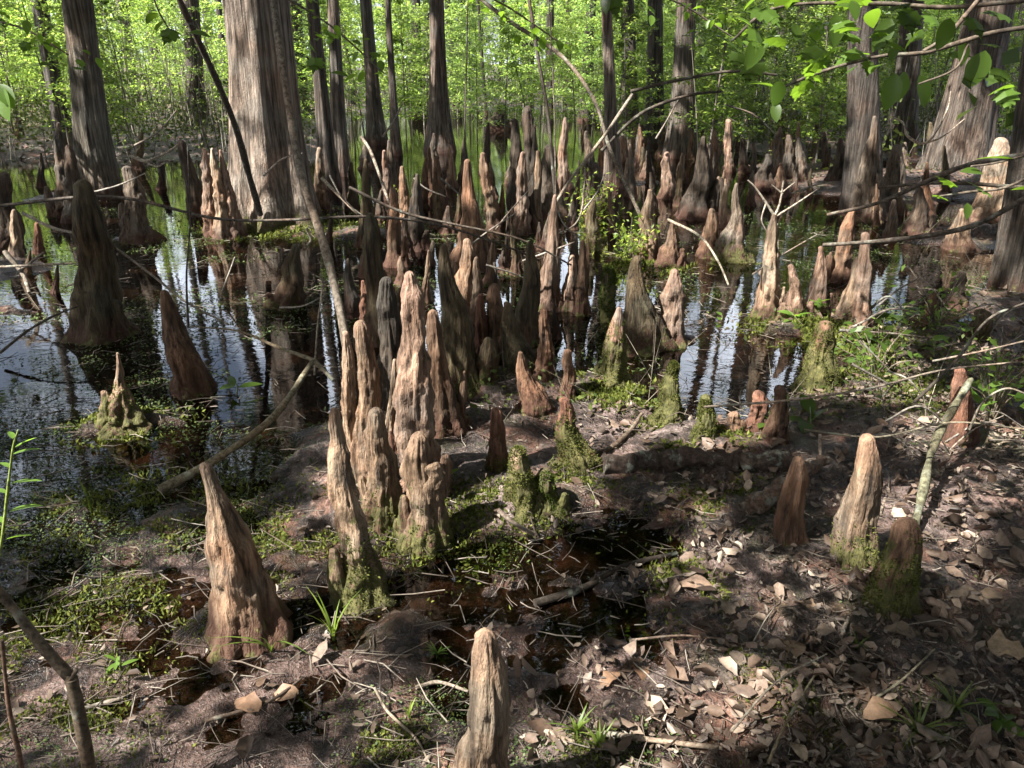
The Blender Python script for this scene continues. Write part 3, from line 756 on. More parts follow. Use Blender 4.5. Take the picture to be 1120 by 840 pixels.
# ------------------------------------------------------------------ trees
def tree(bx, by, wb, tx, ty, wt, label, tint=(1, 1, 1, 0.0), height=13.0, crown=True, crown_s=1.0, group=None, name='cypress_tree', flare=1.5, seg=None, Yb=None, litpts=None, flute=0.14, fz=1.0, kf=5):
    b = at(bx, by, 0.0)
    tp = inplane(tx, ty, b[1])
    s = mpp(b)
    st = mpp(tp)
    H = height
    dx = (tp[0] - b[0]) / tp[2]
    wB, wT = wb * s, wt * st
    hs = tp[2]
    o = empty(name, (b[0], b[1], 0))
    near = b[1] < 14
    # widths sampled along height, buttress flare at the foot
    zz = np.linspace(0, H, 14)
    base_w = wT + (wB - wT) * np.exp(-zz / (0.33 * hs)) if hs > 0.1 else np.full(14, wB)
    wid = base_w * (1 - 0.55 * np.clip((zz - hs) / (H - hs), 0, 1))
    fine_n = 60
    zf = np.linspace(0, H, fine_n)
    bw = (wT + (wB - wT) * np.exp(-zf / (0.33 * max(hs, 0.3)))) * (1 - 0.55 * np.clip((zf - hs) / (H - hs), 0, 1))
    KN[0] += 1
    ge, V = column_tree(H, (dx * H, 0.0), zf, bw, KN[0], seg or (72 if near else 26), flute, kf)
    for k in range(6):
        a = k * 1.05 + KN[0]; zb = H * (0.62 + 0.06 * k)
        p0 = np.array([dx * zb, 0, zb])
        merge(ge, tube([p0, p0 + np.array([math.cos(a) * 0.8, math.sin(a) * 0.8, 0.5]) * crown_s, p0 + np.array([math.cos(a) * 1.9, math.sin(a) * 1.9, 0.9]) * crown_s], max(0.03, wT * 0.14), 0.015, 5, 3))
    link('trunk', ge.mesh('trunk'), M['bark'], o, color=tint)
    if crown:
        for q in range((KN[0] % 2) if group else 1):
            cme = CROWN[(KN[0] + q) % 4]
            c = link('crown', cme, None, o, loc=(dx * H * (0.8 + 0.2 * q), 0.0, H * (0.78 + 0.22 * q)), color=(1, 1, 1, 1))
            c.scale = (crown_s * (1 - 0.2 * q),) * 3
            c.rotation_euler = (0, 0, KN[0] * 1.7 + q)
    tag(o, label, 'tree', group)
    if litpts:
        for (px, py, rad) in litpts:
            LIT.append((inplane(px, py, b[1] - wT * 0.4), rad))
    return o

def column_tree(H, tip, zf, widths, seed, seg, flute, kf):
    # rings denser at the foot
    z = np.r_[np.linspace(-0.3, 2.6, 46), np.linspace(2.75, H, 26)]
    R = np.interp(z, zf, widths) / 2
    R = R * np.where(z < 0, 1 + np.clip(-z, 0, 1) * 0.6, 1)
    th = np.arange(seg) * 2 * PI / seg
    r = np.random.default_rng(seed)
    p1, p2 = r.random(2) * 6.28
    TH, ZZ = np.meshgrid(th, z); RR = np.repeat(R[:, None], seg, 1)
    fall = np.exp(-np.clip(ZZ, 0, None) / 1.3)
    mod = 1 + flute * (0.25 + 0.75 * fall) * (0.6 * np.cos(kf * TH + p1) + 0.4 * np.cos((kf + 2) * TH + p2 + ZZ * 0.2))
    cx, sx = np.cos(TH), np.sin(TH)
    Rm = float(R.mean())
    q = np.stack([cx * 2.2, sx * 2.2, ZZ * 0.9], -1).reshape(-1, 3) + seed * 5.1
    mod += 0.05 * fbm(q, seed, 3).reshape(ZZ.shape)
    q = np.stack([cx * 13, sx * 13, ZZ * 1.4], -1).reshape(-1, 3) + seed * 2.3
    mod += 0.022 * fbm(q, seed + 3, 3).reshape(ZZ.shape)
    gn = vnoise(np.stack([cx * 4.5, sx * 4.5, ZZ * 0.35], -1).reshape(-1, 3) + seed * 1.7, seed + 9).reshape(ZZ.shape)
    mod -= 0.06 * np.clip(1 - np.abs(gn) / 0.2, 0, 1) * (0.4 + fall)
    wob = 0.10 * Rm * vnoise(np.c_[z * 0.5, np.zeros_like(z), np.full_like(z, seed * 1.0)], seed)
    V = np.stack([tip[0] * ZZ / H + cx * RR * mod + wob[:, None], tip[1] * ZZ / H + sx * RR * mod, ZZ], -1)
    return Geo().add(V.reshape(-1, 3), grid_faces(len(z), seg)), V

GT = (1, 1, 1, 0.1)
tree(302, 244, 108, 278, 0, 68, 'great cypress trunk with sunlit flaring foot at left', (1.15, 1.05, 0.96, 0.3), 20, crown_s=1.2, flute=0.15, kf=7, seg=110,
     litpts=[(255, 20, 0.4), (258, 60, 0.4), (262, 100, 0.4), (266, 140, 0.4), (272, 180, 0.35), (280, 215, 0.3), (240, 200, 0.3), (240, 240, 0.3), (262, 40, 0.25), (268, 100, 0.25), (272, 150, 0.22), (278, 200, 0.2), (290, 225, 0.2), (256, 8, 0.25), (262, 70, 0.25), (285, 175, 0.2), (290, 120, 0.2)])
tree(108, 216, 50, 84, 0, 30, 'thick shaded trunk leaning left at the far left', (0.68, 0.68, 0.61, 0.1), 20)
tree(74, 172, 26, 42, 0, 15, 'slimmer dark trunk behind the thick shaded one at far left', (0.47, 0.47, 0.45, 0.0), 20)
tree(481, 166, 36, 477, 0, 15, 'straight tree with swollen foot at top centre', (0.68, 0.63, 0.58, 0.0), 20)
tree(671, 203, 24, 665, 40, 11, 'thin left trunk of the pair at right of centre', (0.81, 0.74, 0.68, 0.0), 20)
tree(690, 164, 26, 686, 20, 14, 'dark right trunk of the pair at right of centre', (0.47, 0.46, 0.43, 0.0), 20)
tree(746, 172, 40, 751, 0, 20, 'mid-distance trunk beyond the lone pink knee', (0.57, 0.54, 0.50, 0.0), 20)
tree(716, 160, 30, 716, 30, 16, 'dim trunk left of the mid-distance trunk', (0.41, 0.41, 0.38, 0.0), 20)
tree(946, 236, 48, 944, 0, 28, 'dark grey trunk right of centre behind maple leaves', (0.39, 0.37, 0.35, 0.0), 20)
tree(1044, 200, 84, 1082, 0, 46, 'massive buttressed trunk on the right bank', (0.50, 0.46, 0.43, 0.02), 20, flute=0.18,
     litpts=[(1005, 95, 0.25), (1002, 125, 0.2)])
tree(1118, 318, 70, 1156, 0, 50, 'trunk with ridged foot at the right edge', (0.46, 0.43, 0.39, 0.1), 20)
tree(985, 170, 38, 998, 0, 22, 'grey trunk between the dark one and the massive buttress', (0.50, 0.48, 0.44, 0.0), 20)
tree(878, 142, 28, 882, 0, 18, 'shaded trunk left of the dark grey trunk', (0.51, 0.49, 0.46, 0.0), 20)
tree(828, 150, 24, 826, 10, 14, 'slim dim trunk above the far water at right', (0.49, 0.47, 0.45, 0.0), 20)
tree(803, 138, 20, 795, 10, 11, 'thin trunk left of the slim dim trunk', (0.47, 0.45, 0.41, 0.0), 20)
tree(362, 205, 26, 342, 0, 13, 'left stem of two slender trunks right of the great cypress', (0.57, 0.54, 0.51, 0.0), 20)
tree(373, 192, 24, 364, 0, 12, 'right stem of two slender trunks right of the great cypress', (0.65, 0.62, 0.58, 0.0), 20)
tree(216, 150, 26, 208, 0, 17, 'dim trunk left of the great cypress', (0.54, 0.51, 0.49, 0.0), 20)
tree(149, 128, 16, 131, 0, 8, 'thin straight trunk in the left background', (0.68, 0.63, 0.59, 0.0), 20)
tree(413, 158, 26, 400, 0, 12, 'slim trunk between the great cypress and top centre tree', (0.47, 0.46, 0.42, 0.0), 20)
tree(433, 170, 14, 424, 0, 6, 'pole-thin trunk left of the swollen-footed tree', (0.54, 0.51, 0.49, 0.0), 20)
tree(548, 141, 22, 552, 60, 2.0, 'dark conical stump rising from the far bright water', (0.22, 0.2, 0.18, 0.0), 1.3, crown=False, name='dead_stump') if False else None
# dark conical dead stump in the far water
knee(548, 112, 548, 142, [26, 21, 15, 9], 'dark', 0.0, 'black cone-shaped stump far out in bright green water', group=None, flute=0.1, lump=0.08)
far_trunks = [(int(20 + i * 31 + (i * 53) % 17), 104 + (i * 37) % 26, 3 + (i * 29) % 4) for i in range(36)] + [(20, 120, 14), (180, 118, 10), (240, 112, 8), (330, 140, 14), (455, 128, 10), (500, 118, 6), (525, 112, 5), (575, 116, 7), (600, 122, 8), (622, 118, 6), (640, 132, 10),
              (655, 124, 7), (705, 124, 9), (730, 120, 8), (765, 128, 10), (780, 116, 6), (845, 126, 12), (860, 116, 8), (900, 132, 14), (915, 120, 9), (970, 126, 14), (1020, 118, 12), (1060, 116, 14), (1100, 130, 18), (60, 110, 9), (110, 108, 8), (290, 108, 7), (385, 120, 8), (815, 112, 7), (935, 112, 8)]
for i, (bx, by, w) in enumerate(far_trunks):
    lean = fr.uniform(-8, 8) + (bx - 560) * 0.05
    tree(bx, by, w * 1.8, bx + lean, 0, w, 'slender trunk in the sunlit green background', tuple(c * (0.5 if i % 3 else 1.0) for c in (0.45, 0.43, 0.40)) + (0.0,), 22, group='slender background trunks', seg=16, crown_s=1.15)

# ------------------------------------------------------------------ saplings (green background)
named = [(150, 118, 0.8, 'leafy sapling left of the great cypress'), (205, 128, 0.75, 'leafy sapling close behind the dim trunk at left'),
         (450, 130, 0.9, 'leafy sapling beside the swollen-footed tree'), (590, 112, 1.0, 'leafy sapling above the dark conical stump'),
         (780, 122, 0.9, 'leafy sapling above the far water at right'), (30, 140, 0.7, 'leafy sapling at the far left edge')]
for i, (px, py, s_, lb) in enumerate(named):
    p = at(px, py); sapling(p[0], p[1], s_, i % 6, lb, None, fr.uniform(0, 6.28))
for i in range(250):
    y = 19 + 24 * (i / 250.0) ** 1.05
    x = fr.uniform(-0.80, 0.80) * y
    if abs(x) < 0.25 * y and y < 19: continue
    if x > 0.33 * y and y < 17: continue
    if -0.42 * y < x < -0.16 * y and y < 13: continue
    b = fr.uniform(0.6, 1.45)
    sapling(x, y, fr.uniform(0.8, 1.1) * (0.34 + 0.019 * y), i % 6, 'bright green leafy sapling in the sunlit background', 'saplings of the green background', fr.uniform(0, 6.28), (b, b, b * fr.uniform(0.8, 1.3), 1))
for i, (px, py, s_) in enumerate([(170, 150, .6), (350, 165, .55), (400, 150, .6), (450, 140, .6), (590, 150, .5), (630, 148, .55), (720, 152, .55), (780, 150, .6), (840, 150, .6), (20, 165, .55), (110, 150, .6), (900, 150, .55), (525, 122, .6), (690, 138, .6), (250, 140, .55), (60, 150, .5), (740, 132, .6), (870, 128, .6), (30, 130, .7), (195, 135, .6)]):
    p = at(px, py); sapling(p[0], p[1], s_ * 1.05, (i * 2 + 1) % 6, 'bright green leafy sapling in the sunlit background', 'saplings of the green background', i * 1.9, (1.15, 1.15, 1.0, 1))
for i in range(44):
    y = fr.uniform(13, 20); x = fr.uniform(0.12, 0.75) * y if i % 4 else -fr.uniform(0.45, 0.75) * y
    b = fr.uniform(0.5, 1.2)
    sapling(x, y, fr.uniform(0.5, 0.72), i % 6, 'bright green leafy sapling in the sunlit background', 'saplings of the green background', fr.uniform(0, 6.28), (b, b, b * .9, 1))
# far wood closing the view: one uncountable mass
g = Geo()
n = 88000
yy = 44 + 50 * rng.random(n) ** 1.3
xx = (rng.random(n) * 2 - 1) * 1.7 * yy
clump = fbm(np.c_[xx * 0.22, yy * 0.22, np.zeros(n)], 77, 3)
top = 5.5 + 3.0 * clump + 0.06 * (yy - 44)
zzz = ground_h(xx, yy) + 0.2 + rng.random(n) ** 0.8 * np.maximum(top, 1.5)
keep = vnoise(np.c_[xx * 0.6, yy * 0.6, zzz * 0.9], 91) > -0.35
g.add(*leaves(np.c_[xx, yy, zzz][keep], 0.34, 1.0, 0.7))
o = link('far_wood', g.mesh('far_wood', False), M['leaf_far'], color=(1, 1, 1, 1)); tag(o, kind='stuff')

n = 170000
yy = 12 + 34 * rng.random(n); xx = (rng.random(n) * 2 - 1) * 1.25 * yy
h = ground_h(xx, yy)
dn = vnoise(np.c_[xx * 0.5, yy * 0.5, np.zeros(n)], 29)
keep = (h > 0.05) & (dn > -0.45)
P = np.c_[xx, yy, h + rng.random(n) ** 1.5 * (0.5 + 0.6 * np.clip(dn + .4, 0, 1))][keep]
g = Geo().add(*leaves(P, 0.10, 1.0, 0.5))
o = link('undergrowth', g.mesh('undergrowth', False), M['weed'], color=(1.2, 1.1, .9, 1)); tag(o, kind='stuff')

# thicket of bare stems near the far shore
def sticks(n, xf, yf, hf, rf, leanf=0.15, seg=3):
    g = Geo()
    P0 = np.c_[xf, yf, ground_h(xf, yf) - 0.05]
    D = np.c_[rng.normal(size=n) * leanf, rng.normal(size=n) * leanf, np.ones(n)] * hf[:, None]
    P1 = P0 + D * 0.55 + np.c_[rng.normal(size=n), rng.normal(size=n), np.zeros(n)] * 0.03 * hf[:, None]
    P2 = P0 + D
    th = np.arange(seg) * 2 * PI / seg
    ringv = np.c_[np.cos(th), np.sin(th), np.zeros(seg)]
    V = np.stack([P0[:, None] + ringv * rf[:, None, None], P1[:, None] + ringv * rf[:, None, None] * 0.75, P2[:, None] + ringv * rf[:, None, None] * 0.3], 1)
    base = np.arange(n)[:, None, None] * (3 * seg)
    F = grid_faces(3, seg)[None]
    g.add(V.reshape(-1, 3), (F + base).reshape(-1, 4))
    return g
n = 5200
yy = 13 + 30 * rng.random(n) ** 0.8; xx = (rng.random(n) * 2 - 1) * 0.8 * yy
keep = ((ground_h(xx, yy) > -0.10) & (vnoise(np.c_[xx * 0.4, yy * 0.4, np.zeros(n)], 12) > -0.2)) | ((yy > 27) & (xx > -1)) 
keep &= ~((np.abs(xx + 0.5) < 0.12 * yy) & (yy < 26))
xx, yy = xx[keep], yy[keep]
g = sticks(len(xx), xx, yy, 0.6 + 2.0 * rng.random(len(xx)) ** 1.5, 0.006 + 0.010 * rng.random(len(xx)))
o = link('bare_stem_thicket', g.mesh('bare_stem_thicket', False), M['reed'], color=(1, 1, 1, 1)); tag(o, kind='stuff')

# ------------------------------------------------------------------ unseen canopy added above and left of the frame, shaped to throw dappled shade
E1 = np.cross(SUN, [0, 0, 1.0]); E1 /= np.linalg.norm(E1); E2 = np.cross(SUN, E1)
RES, HALF = 0.02, 20.0
NM = int(2 * HALF / RES)
GAP = np.zeros((NM, NM), bool)          # openings cut in the canopy for chosen sun spots, seen along the sun
def open_gap(p, r):
    a, b = float(np.dot(p, E1)), float(np.dot(p, E2))
    i0, i1 = int((a - r + HALF) / RES), int((a + r + HALF) / RES) + 1
    j0, j1 = int((b - r + HALF) / RES), int((b + r + HALF) / RES) + 1
    if i0 < 0 or j0 < 0 or i1 >= NM or j1 >= NM: return
    ii, jj = np.mgrid[i0:i1, j0:j1]
    GAP[i0:i1, j0:j1] |= ((ii * RES - HALF - a) ** 2 + (jj * RES - HALF - b) ** 2) < r * r
def lit_ellipse(px, py, rx, ry, n=120):
    for k in range(n):
        a = rng.random() * 2 * PI; q = rng.random() ** 0.6
        p = at(px + rx * q * math.cos(a), py + ry * q * math.sin(a))
        if vnoise(np.array([[p[0] * 5, p[1] * 5, 0]]), 15)[0] > -0.22:
            open_gap(p, 0.08 + 0.06 * rng.random())
for e in [(170, 780, 120, 45), (290, 750, 90, 40), (185, 622, 70, 35), (330, 600, 40, 30), (660, 735, 80, 35), (610, 815, 60, 25), (440, 800, 40, 20), (560, 545, 60, 25), (470, 600, 50, 30), (690, 440, 50, 25),
          (760, 340, 45, 50), (700, 470, 50, 20), (870, 350, 70, 25), (940, 370, 40, 20), (785, 625, 34, 22), (880, 660, 22, 16), (1005, 562, 34, 14), (1045, 480, 26, 12),
          (130, 470, 30, 12), (990, 195, 50, 12), (1060, 200, 40, 15), (770, 455, 50, 15), (580, 640, 40, 15), (240, 255, 30, 10), (860, 255, 60, 12), (730, 280, 40, 10), (960, 400, 50, 12),
          (1090, 660, 25, 12), (950, 430, 40, 15), (770, 320, 40, 30), (30, 345, 40, 12), (120, 720, 60, 20), (800, 770, 40, 14), (450, 780, 40, 15), (540, 600, 50, 15)]:
    lit_ellipse(*e)
for px, py, Yv in [(905, 72, 2.0), (890, 90, 2.0), (880, 80, 2.0), (905, 55, 2.0), (845, 30, 2.0), (1000, 20, 2.0), (960, 70, 2.1), (1040, 212, 2.6), (1088, 213, 2.6), (12, 500, 1.5), (8, 560, 1.5), (0, 95, 2.0), (1075, 375, 4.2), (1090, 20, 2.0)]: open_gap(inplane(px, py, Yv), 0.14)
for q, r in LIT: open_gap(q, r * 0.8 + 0.10)
for k in range(2000):                   # small chance openings
    x = rng.uniform(-9, 9); y = rng.uniform(0.5, 17)
    for q in range(3):
        open_gap(np.array([x, y, 0.0]) + rng.normal(size=3) * 0.06, rng.uniform(0.03, 0.07 if y < 5 else 0.16))
unseen_shade_trees = [(-7.5, 1.0), (-9.5, 5.5), (-6.2, -3.2), (-12.5, 9.5), (-11.0, -1.0), (-16.0, 14.0), (4.5, -4.0), (9.5, 1.5)]
SHC = {i: [] for i in range(len(unseen_shade_trees))}
SHL = {i: [] for i in range(len(unseen_shade_trees))}
SHH = {i: [] for i in range(len(unseen_shade_trees))}
tgx, tgy = np.meshgrid(np.arange(-11, 13, 0.36), np.arange(-0.6, 19, 0.36))
for x, y in zip(tgx.ravel(), tgy.ravel()):
    if abs(x) > 0.76 * y + 1.8: continue
    x += rng.uniform(-0.22, 0.22); y += rng.uniform(-0.22, 0.22)
    h = rng.uniform(5.5, 9.0)
    c = np.array([x, y, 0]) + SUN * (h / SUN[2])
    m_ = int(85 + 45 * rng.random())
    P = c + rng.normal(size=(m_, 3)) * np.array([0.22, 0.22, 0.14])
    ii = ((P @ E1 + HALF) / RES).astype(int).clip(0, NM - 1); jj = ((P @ E2 + HALF) / RES).astype(int).clip(0, NM - 1)
    P = P[~GAP[ii, jj] | (rng.random(len(P)) < 0.015)]
    if len(P) < 6: continue
    ti = int(np.argmin([(c[0] - a) ** 2 + (c[1] - b) ** 2 for a, b in unseen_shade_trees]))
    SHC[ti].append(P); SHL[ti].append(P.mean(0))
# low leaf clumps added out of view to break up the sun patches
LOWL = []
for (px, py, rx, ry) in [(170, 780, 130, 50), (290, 750, 100, 45), (185, 622, 80, 40), (660, 735, 90, 40), (610, 815, 70, 25), (440, 800, 40, 20), (560, 545, 60, 25), (785, 625, 40, 25), (880, 660, 30, 20), (1005, 562, 40, 18), (800, 770, 50, 18), (690, 440, 50, 25), (330, 600, 50, 30), (900, 600, 80, 40), (700, 650, 80, 50), (850, 720, 90, 40)]:
    for q in range(1 if px < 350 else 2):
        p = at(px + rng.uniform(-1, 1) * rx, py + rng.uniform(-1, 1) * ry); hh = rng.uniform(2.4, 3.6)
        c = p + SUN * (hh / SUN[2])
        if min(np.linalg.norm((c - q_) - np.dot(c - q_, SUN) * SUN) - r_ for q_, r_ in LIT) < 0.16: continue
        SHC[0].append(c + rng.normal(size=(9, 3)) * np.array([0.12, 0.12, 0.05])); LOWL.append(c)
# the high layer: leaf roof added out of view to block sky light, cut open for sun
NHI = 3800
hx = rng.uniform(-15, 15, NHI); hy = rng.uniform(-9, 17, NHI); hz_ = rng.uniform(7.0, 12.0, NHI)
el = hz_ / np.hypot(hx, np.maximum(hy - 5, 0.01))
ok = ~((hy > 5) & (el < math.tan(math.radians(33))))
for c in np.c_[hx, hy, hz_][ok]:
    m_ = int(75 + 40 * rng.random())
    P = c + rng.normal(size=(m_, 3)) * np.array([0.34, 0.34, 0.16])
    ii = ((P @ E1 + HALF) / RES).astype(int).clip(0, NM - 1); jj = ((P @ E2 + HALF) / RES).astype(int).clip(0, NM - 1)
    P = P[~GAP[ii, jj] | (rng.random(len(P)) < 0.015)]
    if len(P) < 6: continue
    ti = int(np.argmin([(c[0] - a) ** 2 + (c[1] - b) ** 2 for a, b in unseen_shade_trees]))
    SHH[ti].append(P); SHL[ti].append(P.mean(0))
for i, (a, b) in enumerate(unseen_shade_trees):
    z0 = gz((a, b))
    o = empty('unseen_shade_tree', (a, b, z0))
    ge = Geo()
    hz = 8.0
    merge(ge, tube([(0, 0, -0.3), (0.1, 0, 3), (0.0, 0.15, 6), (0.1, 0, 9)], 0.22, 0.07, 12, 6))
    if i == 0:
        for c in LOWL[::9]:
            loc = c - np.array([a, b, z0])
            merge(ge, tube([(0.05, 0, 2.6), loc * 0.5 + np.array([0, 0, 1.6]), loc], 0.03, 0.006, 5, 4))
    for c in SHL[i][::70]:
        loc = c - np.array([a, b, z0])
        zb = max(2.5, loc[2] - 1.8 - 0.25 * np.hypot(loc[0], loc[1]))
        zb = min(zb, 8.5)
        merge(ge, tube([(0.05, 0, zb), loc * 0.5 + np.array([0, 0, 0.5 * zb + 0.35]) , loc], 0.03, 0.008, 4, 3))
    link('trunk', ge.mesh('trunk'), M['bark'], o, color=(0.6, 0.58, 0.55, 0.1))
    if SHC[i]:
        P = np.concatenate(SHC[i]) - np.array([a, b, z0])
        g = Geo().add(*leaves(P, 0.095, 1.6, 0.68))
        if SHH[i]: g.add(*leaves(np.concatenate(SHH[i]) - np.array([a, b, z0]), 0.15, 1.6, 0.68))
        link('crown', g.mesh('crown', False), M['canopy'], o, color=(1, 1, 1, 1))
    side = 'left' if a < 0 else 'right'
    tag(o, 'unseen leafy tree added around the clearing to shade the swamp', 'tree', 'unseen trees added to shade the clearing')

ring = [(5.5, -2.5), (2.0, -6.0), (6.5, -8.5), (-1.5, -9.5), (14.5, 12.0)]  # unseen trees added around the view to cut the ambient sky light
for k in range(22):
    ph = math.radians(52 + k * (256 / 21.0)); rr_ = 9.5 + 1.6 * ((k * 7) % 3)
    if math.sin(ph) < 0: rr_ *= 1.3
    ring.append((rr_ * math.sin(ph), rr_ * math.cos(ph)))
for i, (a, b) in enumerate(ring):
    z0 = gz((a, b))
    o = empty('unseen_shade_tree', (a, b, z0))
    g = tube([(0, 0, -0.3), (0.1, 0, 3), (0.0, 0.15, 6), (0.1, 0, 8)], 0.2, 0.05, 12, 6)
    for k in range(7):
        zb = 2.2 + 0.8 * k; an = k * 2.1 + i
        merge(g, tube([(0, 0, zb), (math.cos(an) * 1.2, math.sin(an) * 1.2, zb + .8), (math.cos(an) * 2.6, math.sin(an) * 2.6, zb + 1.1)], 0.05, 0.012, 5, 3))
    link('trunk', g.mesh('trunk'), M['bark'], o, color=(0.6, 0.58, 0.55, 0.1))
    for q, zc in enumerate((4.6, 7.6) if i < 5 else (1.9, 4.2) if a < 0 else (2.0, 4.6, 7.2)):
        c = link('crown', CROWN[(i + q) % 4], None, o, loc=(0, 0, zc), color=(1, 1, 1, 1)); c.scale = (1.25, 1.25, 1.2); c.rotation_euler = (0, 0, i * 1.3 + q)
    tag(o, 'unseen leafy tree added around the clearing to shade the swamp', 'tree', 'unseen trees added to shade the clearing')

# ------------------------------------------------------------------ branches, sticks, stems
def stick(pts, w0, w1, name, label, cat, tint=(1, 1, 1, 1), Y=None, group=None, n=6, seg=8, mat='branch', extra=(), wob=0.15):
    """pts: (px, py) on the ground, or (px, py, Y) in the vertical plane Y, or (px, py, ('z', height))"""
    W = []
    for p in pts:
        if len(p) == 2:
            q = at(p[0], p[1]); q = at(p[0], p[1], max(gz(q), 0.0) + 0.012)
        elif isinstance(p[2], tuple):
            q = at(p[0], p[1]); q = at(p[0], p[1], max(gz(q), 0.0) + p[2][1])
        else: q = inplane(p[0], p[1], p[2])
        W.append(q)
    W = np.array(W)
    o0 = W[0].copy()
    s = mpp(W[len(W) // 2])
    g = tube(W - o0, w0 * s / 2, w1 * s / 2, seg, n, wob, int(abs(W[0][0] * 100)) % 50)
    for (ep, a0, a1) in extra:
        E = []
        for p in ep:
            E.append(inplane(p[0], p[1], p[2]) if len(p) == 3 and not isinstance(p[2], tuple) else at(p[0], p[1], p[2][1] if len(p) == 3 else 0.02))
        E = np.array(E) - o0
        merge(g, tube(E, a0 * s / 2, a1 * s / 2, 6, n, wob, 3))
    if name == 'fallen_log':
        for i_, a_ in enumerate(g.v): g.v[i_] = a_ + 0.022 * np.c_[fbm(a_ * 11, 3), fbm(a_ * 11, 4), fbm(a_ * 11, 5)] + 0.006 * np.c_[fbm(a_ * 45, 6), fbm(a_ * 45, 7), fbm(a_ * 45, 8)]
    o = link(name, g.mesh(name), M[mat], loc=o0, color=tint)
    tag(o, label, cat, group)
    return o

stick([(175, 536, ('z', 0.02)), (240, 500, ('z', 0.08)), (300, 455, ('z', 0.16)), (343, 394, ('z', 0.26))], 10, 7, 'dead_branch', 'olive dead branch slanting across the left water', 'branch', (0.85, 0.8, 0.6, 1),
      extra=[([(343, 394, ('z', 0.26)), (300, 378, ('z', 0.3)), (260, 362, ('z', 0.3)), (208, 357, ('z', 0.28))], 5, 2), ([(343, 394, ('z', 0.26)), (365, 416, ('z', 0.2))], 6, 4)])
stick([(392, 530, 2.85), (384, 440, 2.95), (376, 360, 3.1), (355, 270, 3.3), (332, 200, 3.5), (318, 130, 3.7), (304, 40, 3.9), (297, -20, 4.0)], 10, 8, 'leaning_stem', 'thin pale leaning stem in front of the great cypress', 'stem', (0.8, 0.75, 0.68, 1))
stick([(285, 235, 7.2), (272, 190, 7.0), (258, 140, 6.8), (238, 90, 6.6), (210, 30, 6.4), (192, -10, 6.3)], 8, 6, 'leaning_stem', 'dark curved stem leaning left past the great cypress', 'stem', (0.3, 0.28, 0.26, 1))
stick([(-10, 226, 5.0), (120, 215, 4.9), (230, 238, 4.8), (300, 241, 4.7), (400, 237, 4.7), (480, 246, 4.7), (560, 272, 4.8), (590, 285, 4.8)], 4, 2.5, 'vine', 'dark vine drooping across in front of the great cypress', 'vine', (0.35, 0.32, 0.3, 1), seg=6)
stick([(382, 205, 5.0), (440, 232, 5.0), (500, 246, 5.0), (570, 262, 5.0), (625, 290, 5.0)], 3.5, 2, 'dead_branch', 'thin dark branch reaching into the middle crowd', 'branch', (0.4, 0.36, 0.33, 1), seg=6)
stick([(25, 233, 5.2), (60, 250, 5.0), (110, 262, 4.8), (165, 300, 4.6), (203, 330, 4.4), (250, 355, 4.2)], 4, 2, 'dead_branch', 'long bare twig sweeping over the dark left water', 'branch', (0.9, 0.85, 0.78, 1), seg=6)
stick([(520, -5, 9.0), (560, 25, 8.8), (615, 62, 8.5), (650, 110, 8.2), (668, 165, 8.0), (700, 235, 7.8)], 5, 4, 'leaning_stem', 'thin leaning stem crossing at top centre', 'stem', (0.6, 0.56, 0.5, 1), seg=6)
stick([(692, 103, 7.6), (660, 150, 7.5), (625, 195, 7.4), (600, 235, 7.3)], 4, 3, 'dead_branch', 'pale bare branch propped against the middle crowd', 'branch', (1.2, 1.15, 1.05, 1), seg=6)
stick([(578, -5, 6.8), (588, 60, 6.7), (600, 130, 6.6), (607, 215, 6.5)], 4, 3.5, 'upright_stem', 'dark upright stem behind the tall slender pink cone', 'stem', (0.3, 0.28, 0.26, 1), seg=6)
stick([(608, 225, 6.4), (606, 110, 6.5), (600, -5, 6.6)], 2, 1.5, 'upright_stem', 'hair-thin upright stem right of the dark upright one', 'stem', (0.5, 0.46, 0.42, 1), seg=5)
stick([(508, 175, 7.4), (509, 120, 7.4), (512, -5, 7.4)], 2.2, 1.5, 'upright_stem', 'thin upright stem above the broad-footed dark knee', 'stem', (0.4, 0.38, 0.35, 1), seg=5)
stick([(690, 100, 9.0), (740, 88, 9.0), (800, 78, 9.0), (850, 82, 9.0)], 4, 2.5, 'dead_branch', 'dark branch reaching right from the paired trunks', 'branch', (0.35, 0.33, 0.3, 1), seg=6)
stick([(658, 165, 8.5), (700, 125, 8.6), (750, 105, 8.7), (790, 100, 8.8)], 4.5, 3, 'dead_branch', 'dark limb rising from the shrub toward mid-distance trunk', 'branch', (0.35, 0.33, 0.3, 1), seg=6)
stick([(730, 240, 6.2), (765, 258, 6.0), (785, 285, 5.8), (797, 312, 5.6)], 3.5, 2, 'dead_branch', 'pale arching twig over green water right of the small ridged knee', 'branch', (1.3, 1.25, 1.1, 1), seg=6)
bk = at(846, 260)[1]
stick([(846, 240, 5.2), (853, 222, 5.2), (857, 198, 5.2)], 3.5, 2, 'bare_twig', 'bare forked twigs on top of the twiggy pale knee', 'twig', (1.6, 1.55, 1.45, 1), seg=5,
      extra=[([(848, 238, 5.2), (838, 222, 5.2), (826, 205, 5.2), (818, 197, 5.2)], 3, 1.5), ([(856, 210, 5.2), (870, 199, 5.2)], 2, 1), ([(850, 236, 5.2), (872, 222, 5.2), (897, 205, 5.2)], 2.5, 1.2), ([(856, 212, 5.2), (844, 202, 5.2)], 2, 1),
             ([(838, 222, 5.2), (833, 240, 5.2), (838, 252, 5.2)], 2, 1), ([(850, 245, 5.2), (852, 290, 5.2)], 2, 1.5)])
stick([(823, 300, 5.0), (860, 276, 5.2), (905, 250, 5.4)], 2, 1.2, 'bare_twig', 'straight pale twig crossing the twiggy pale knee', 'twig', (1.1, 1.05, 1, 1), seg=5)
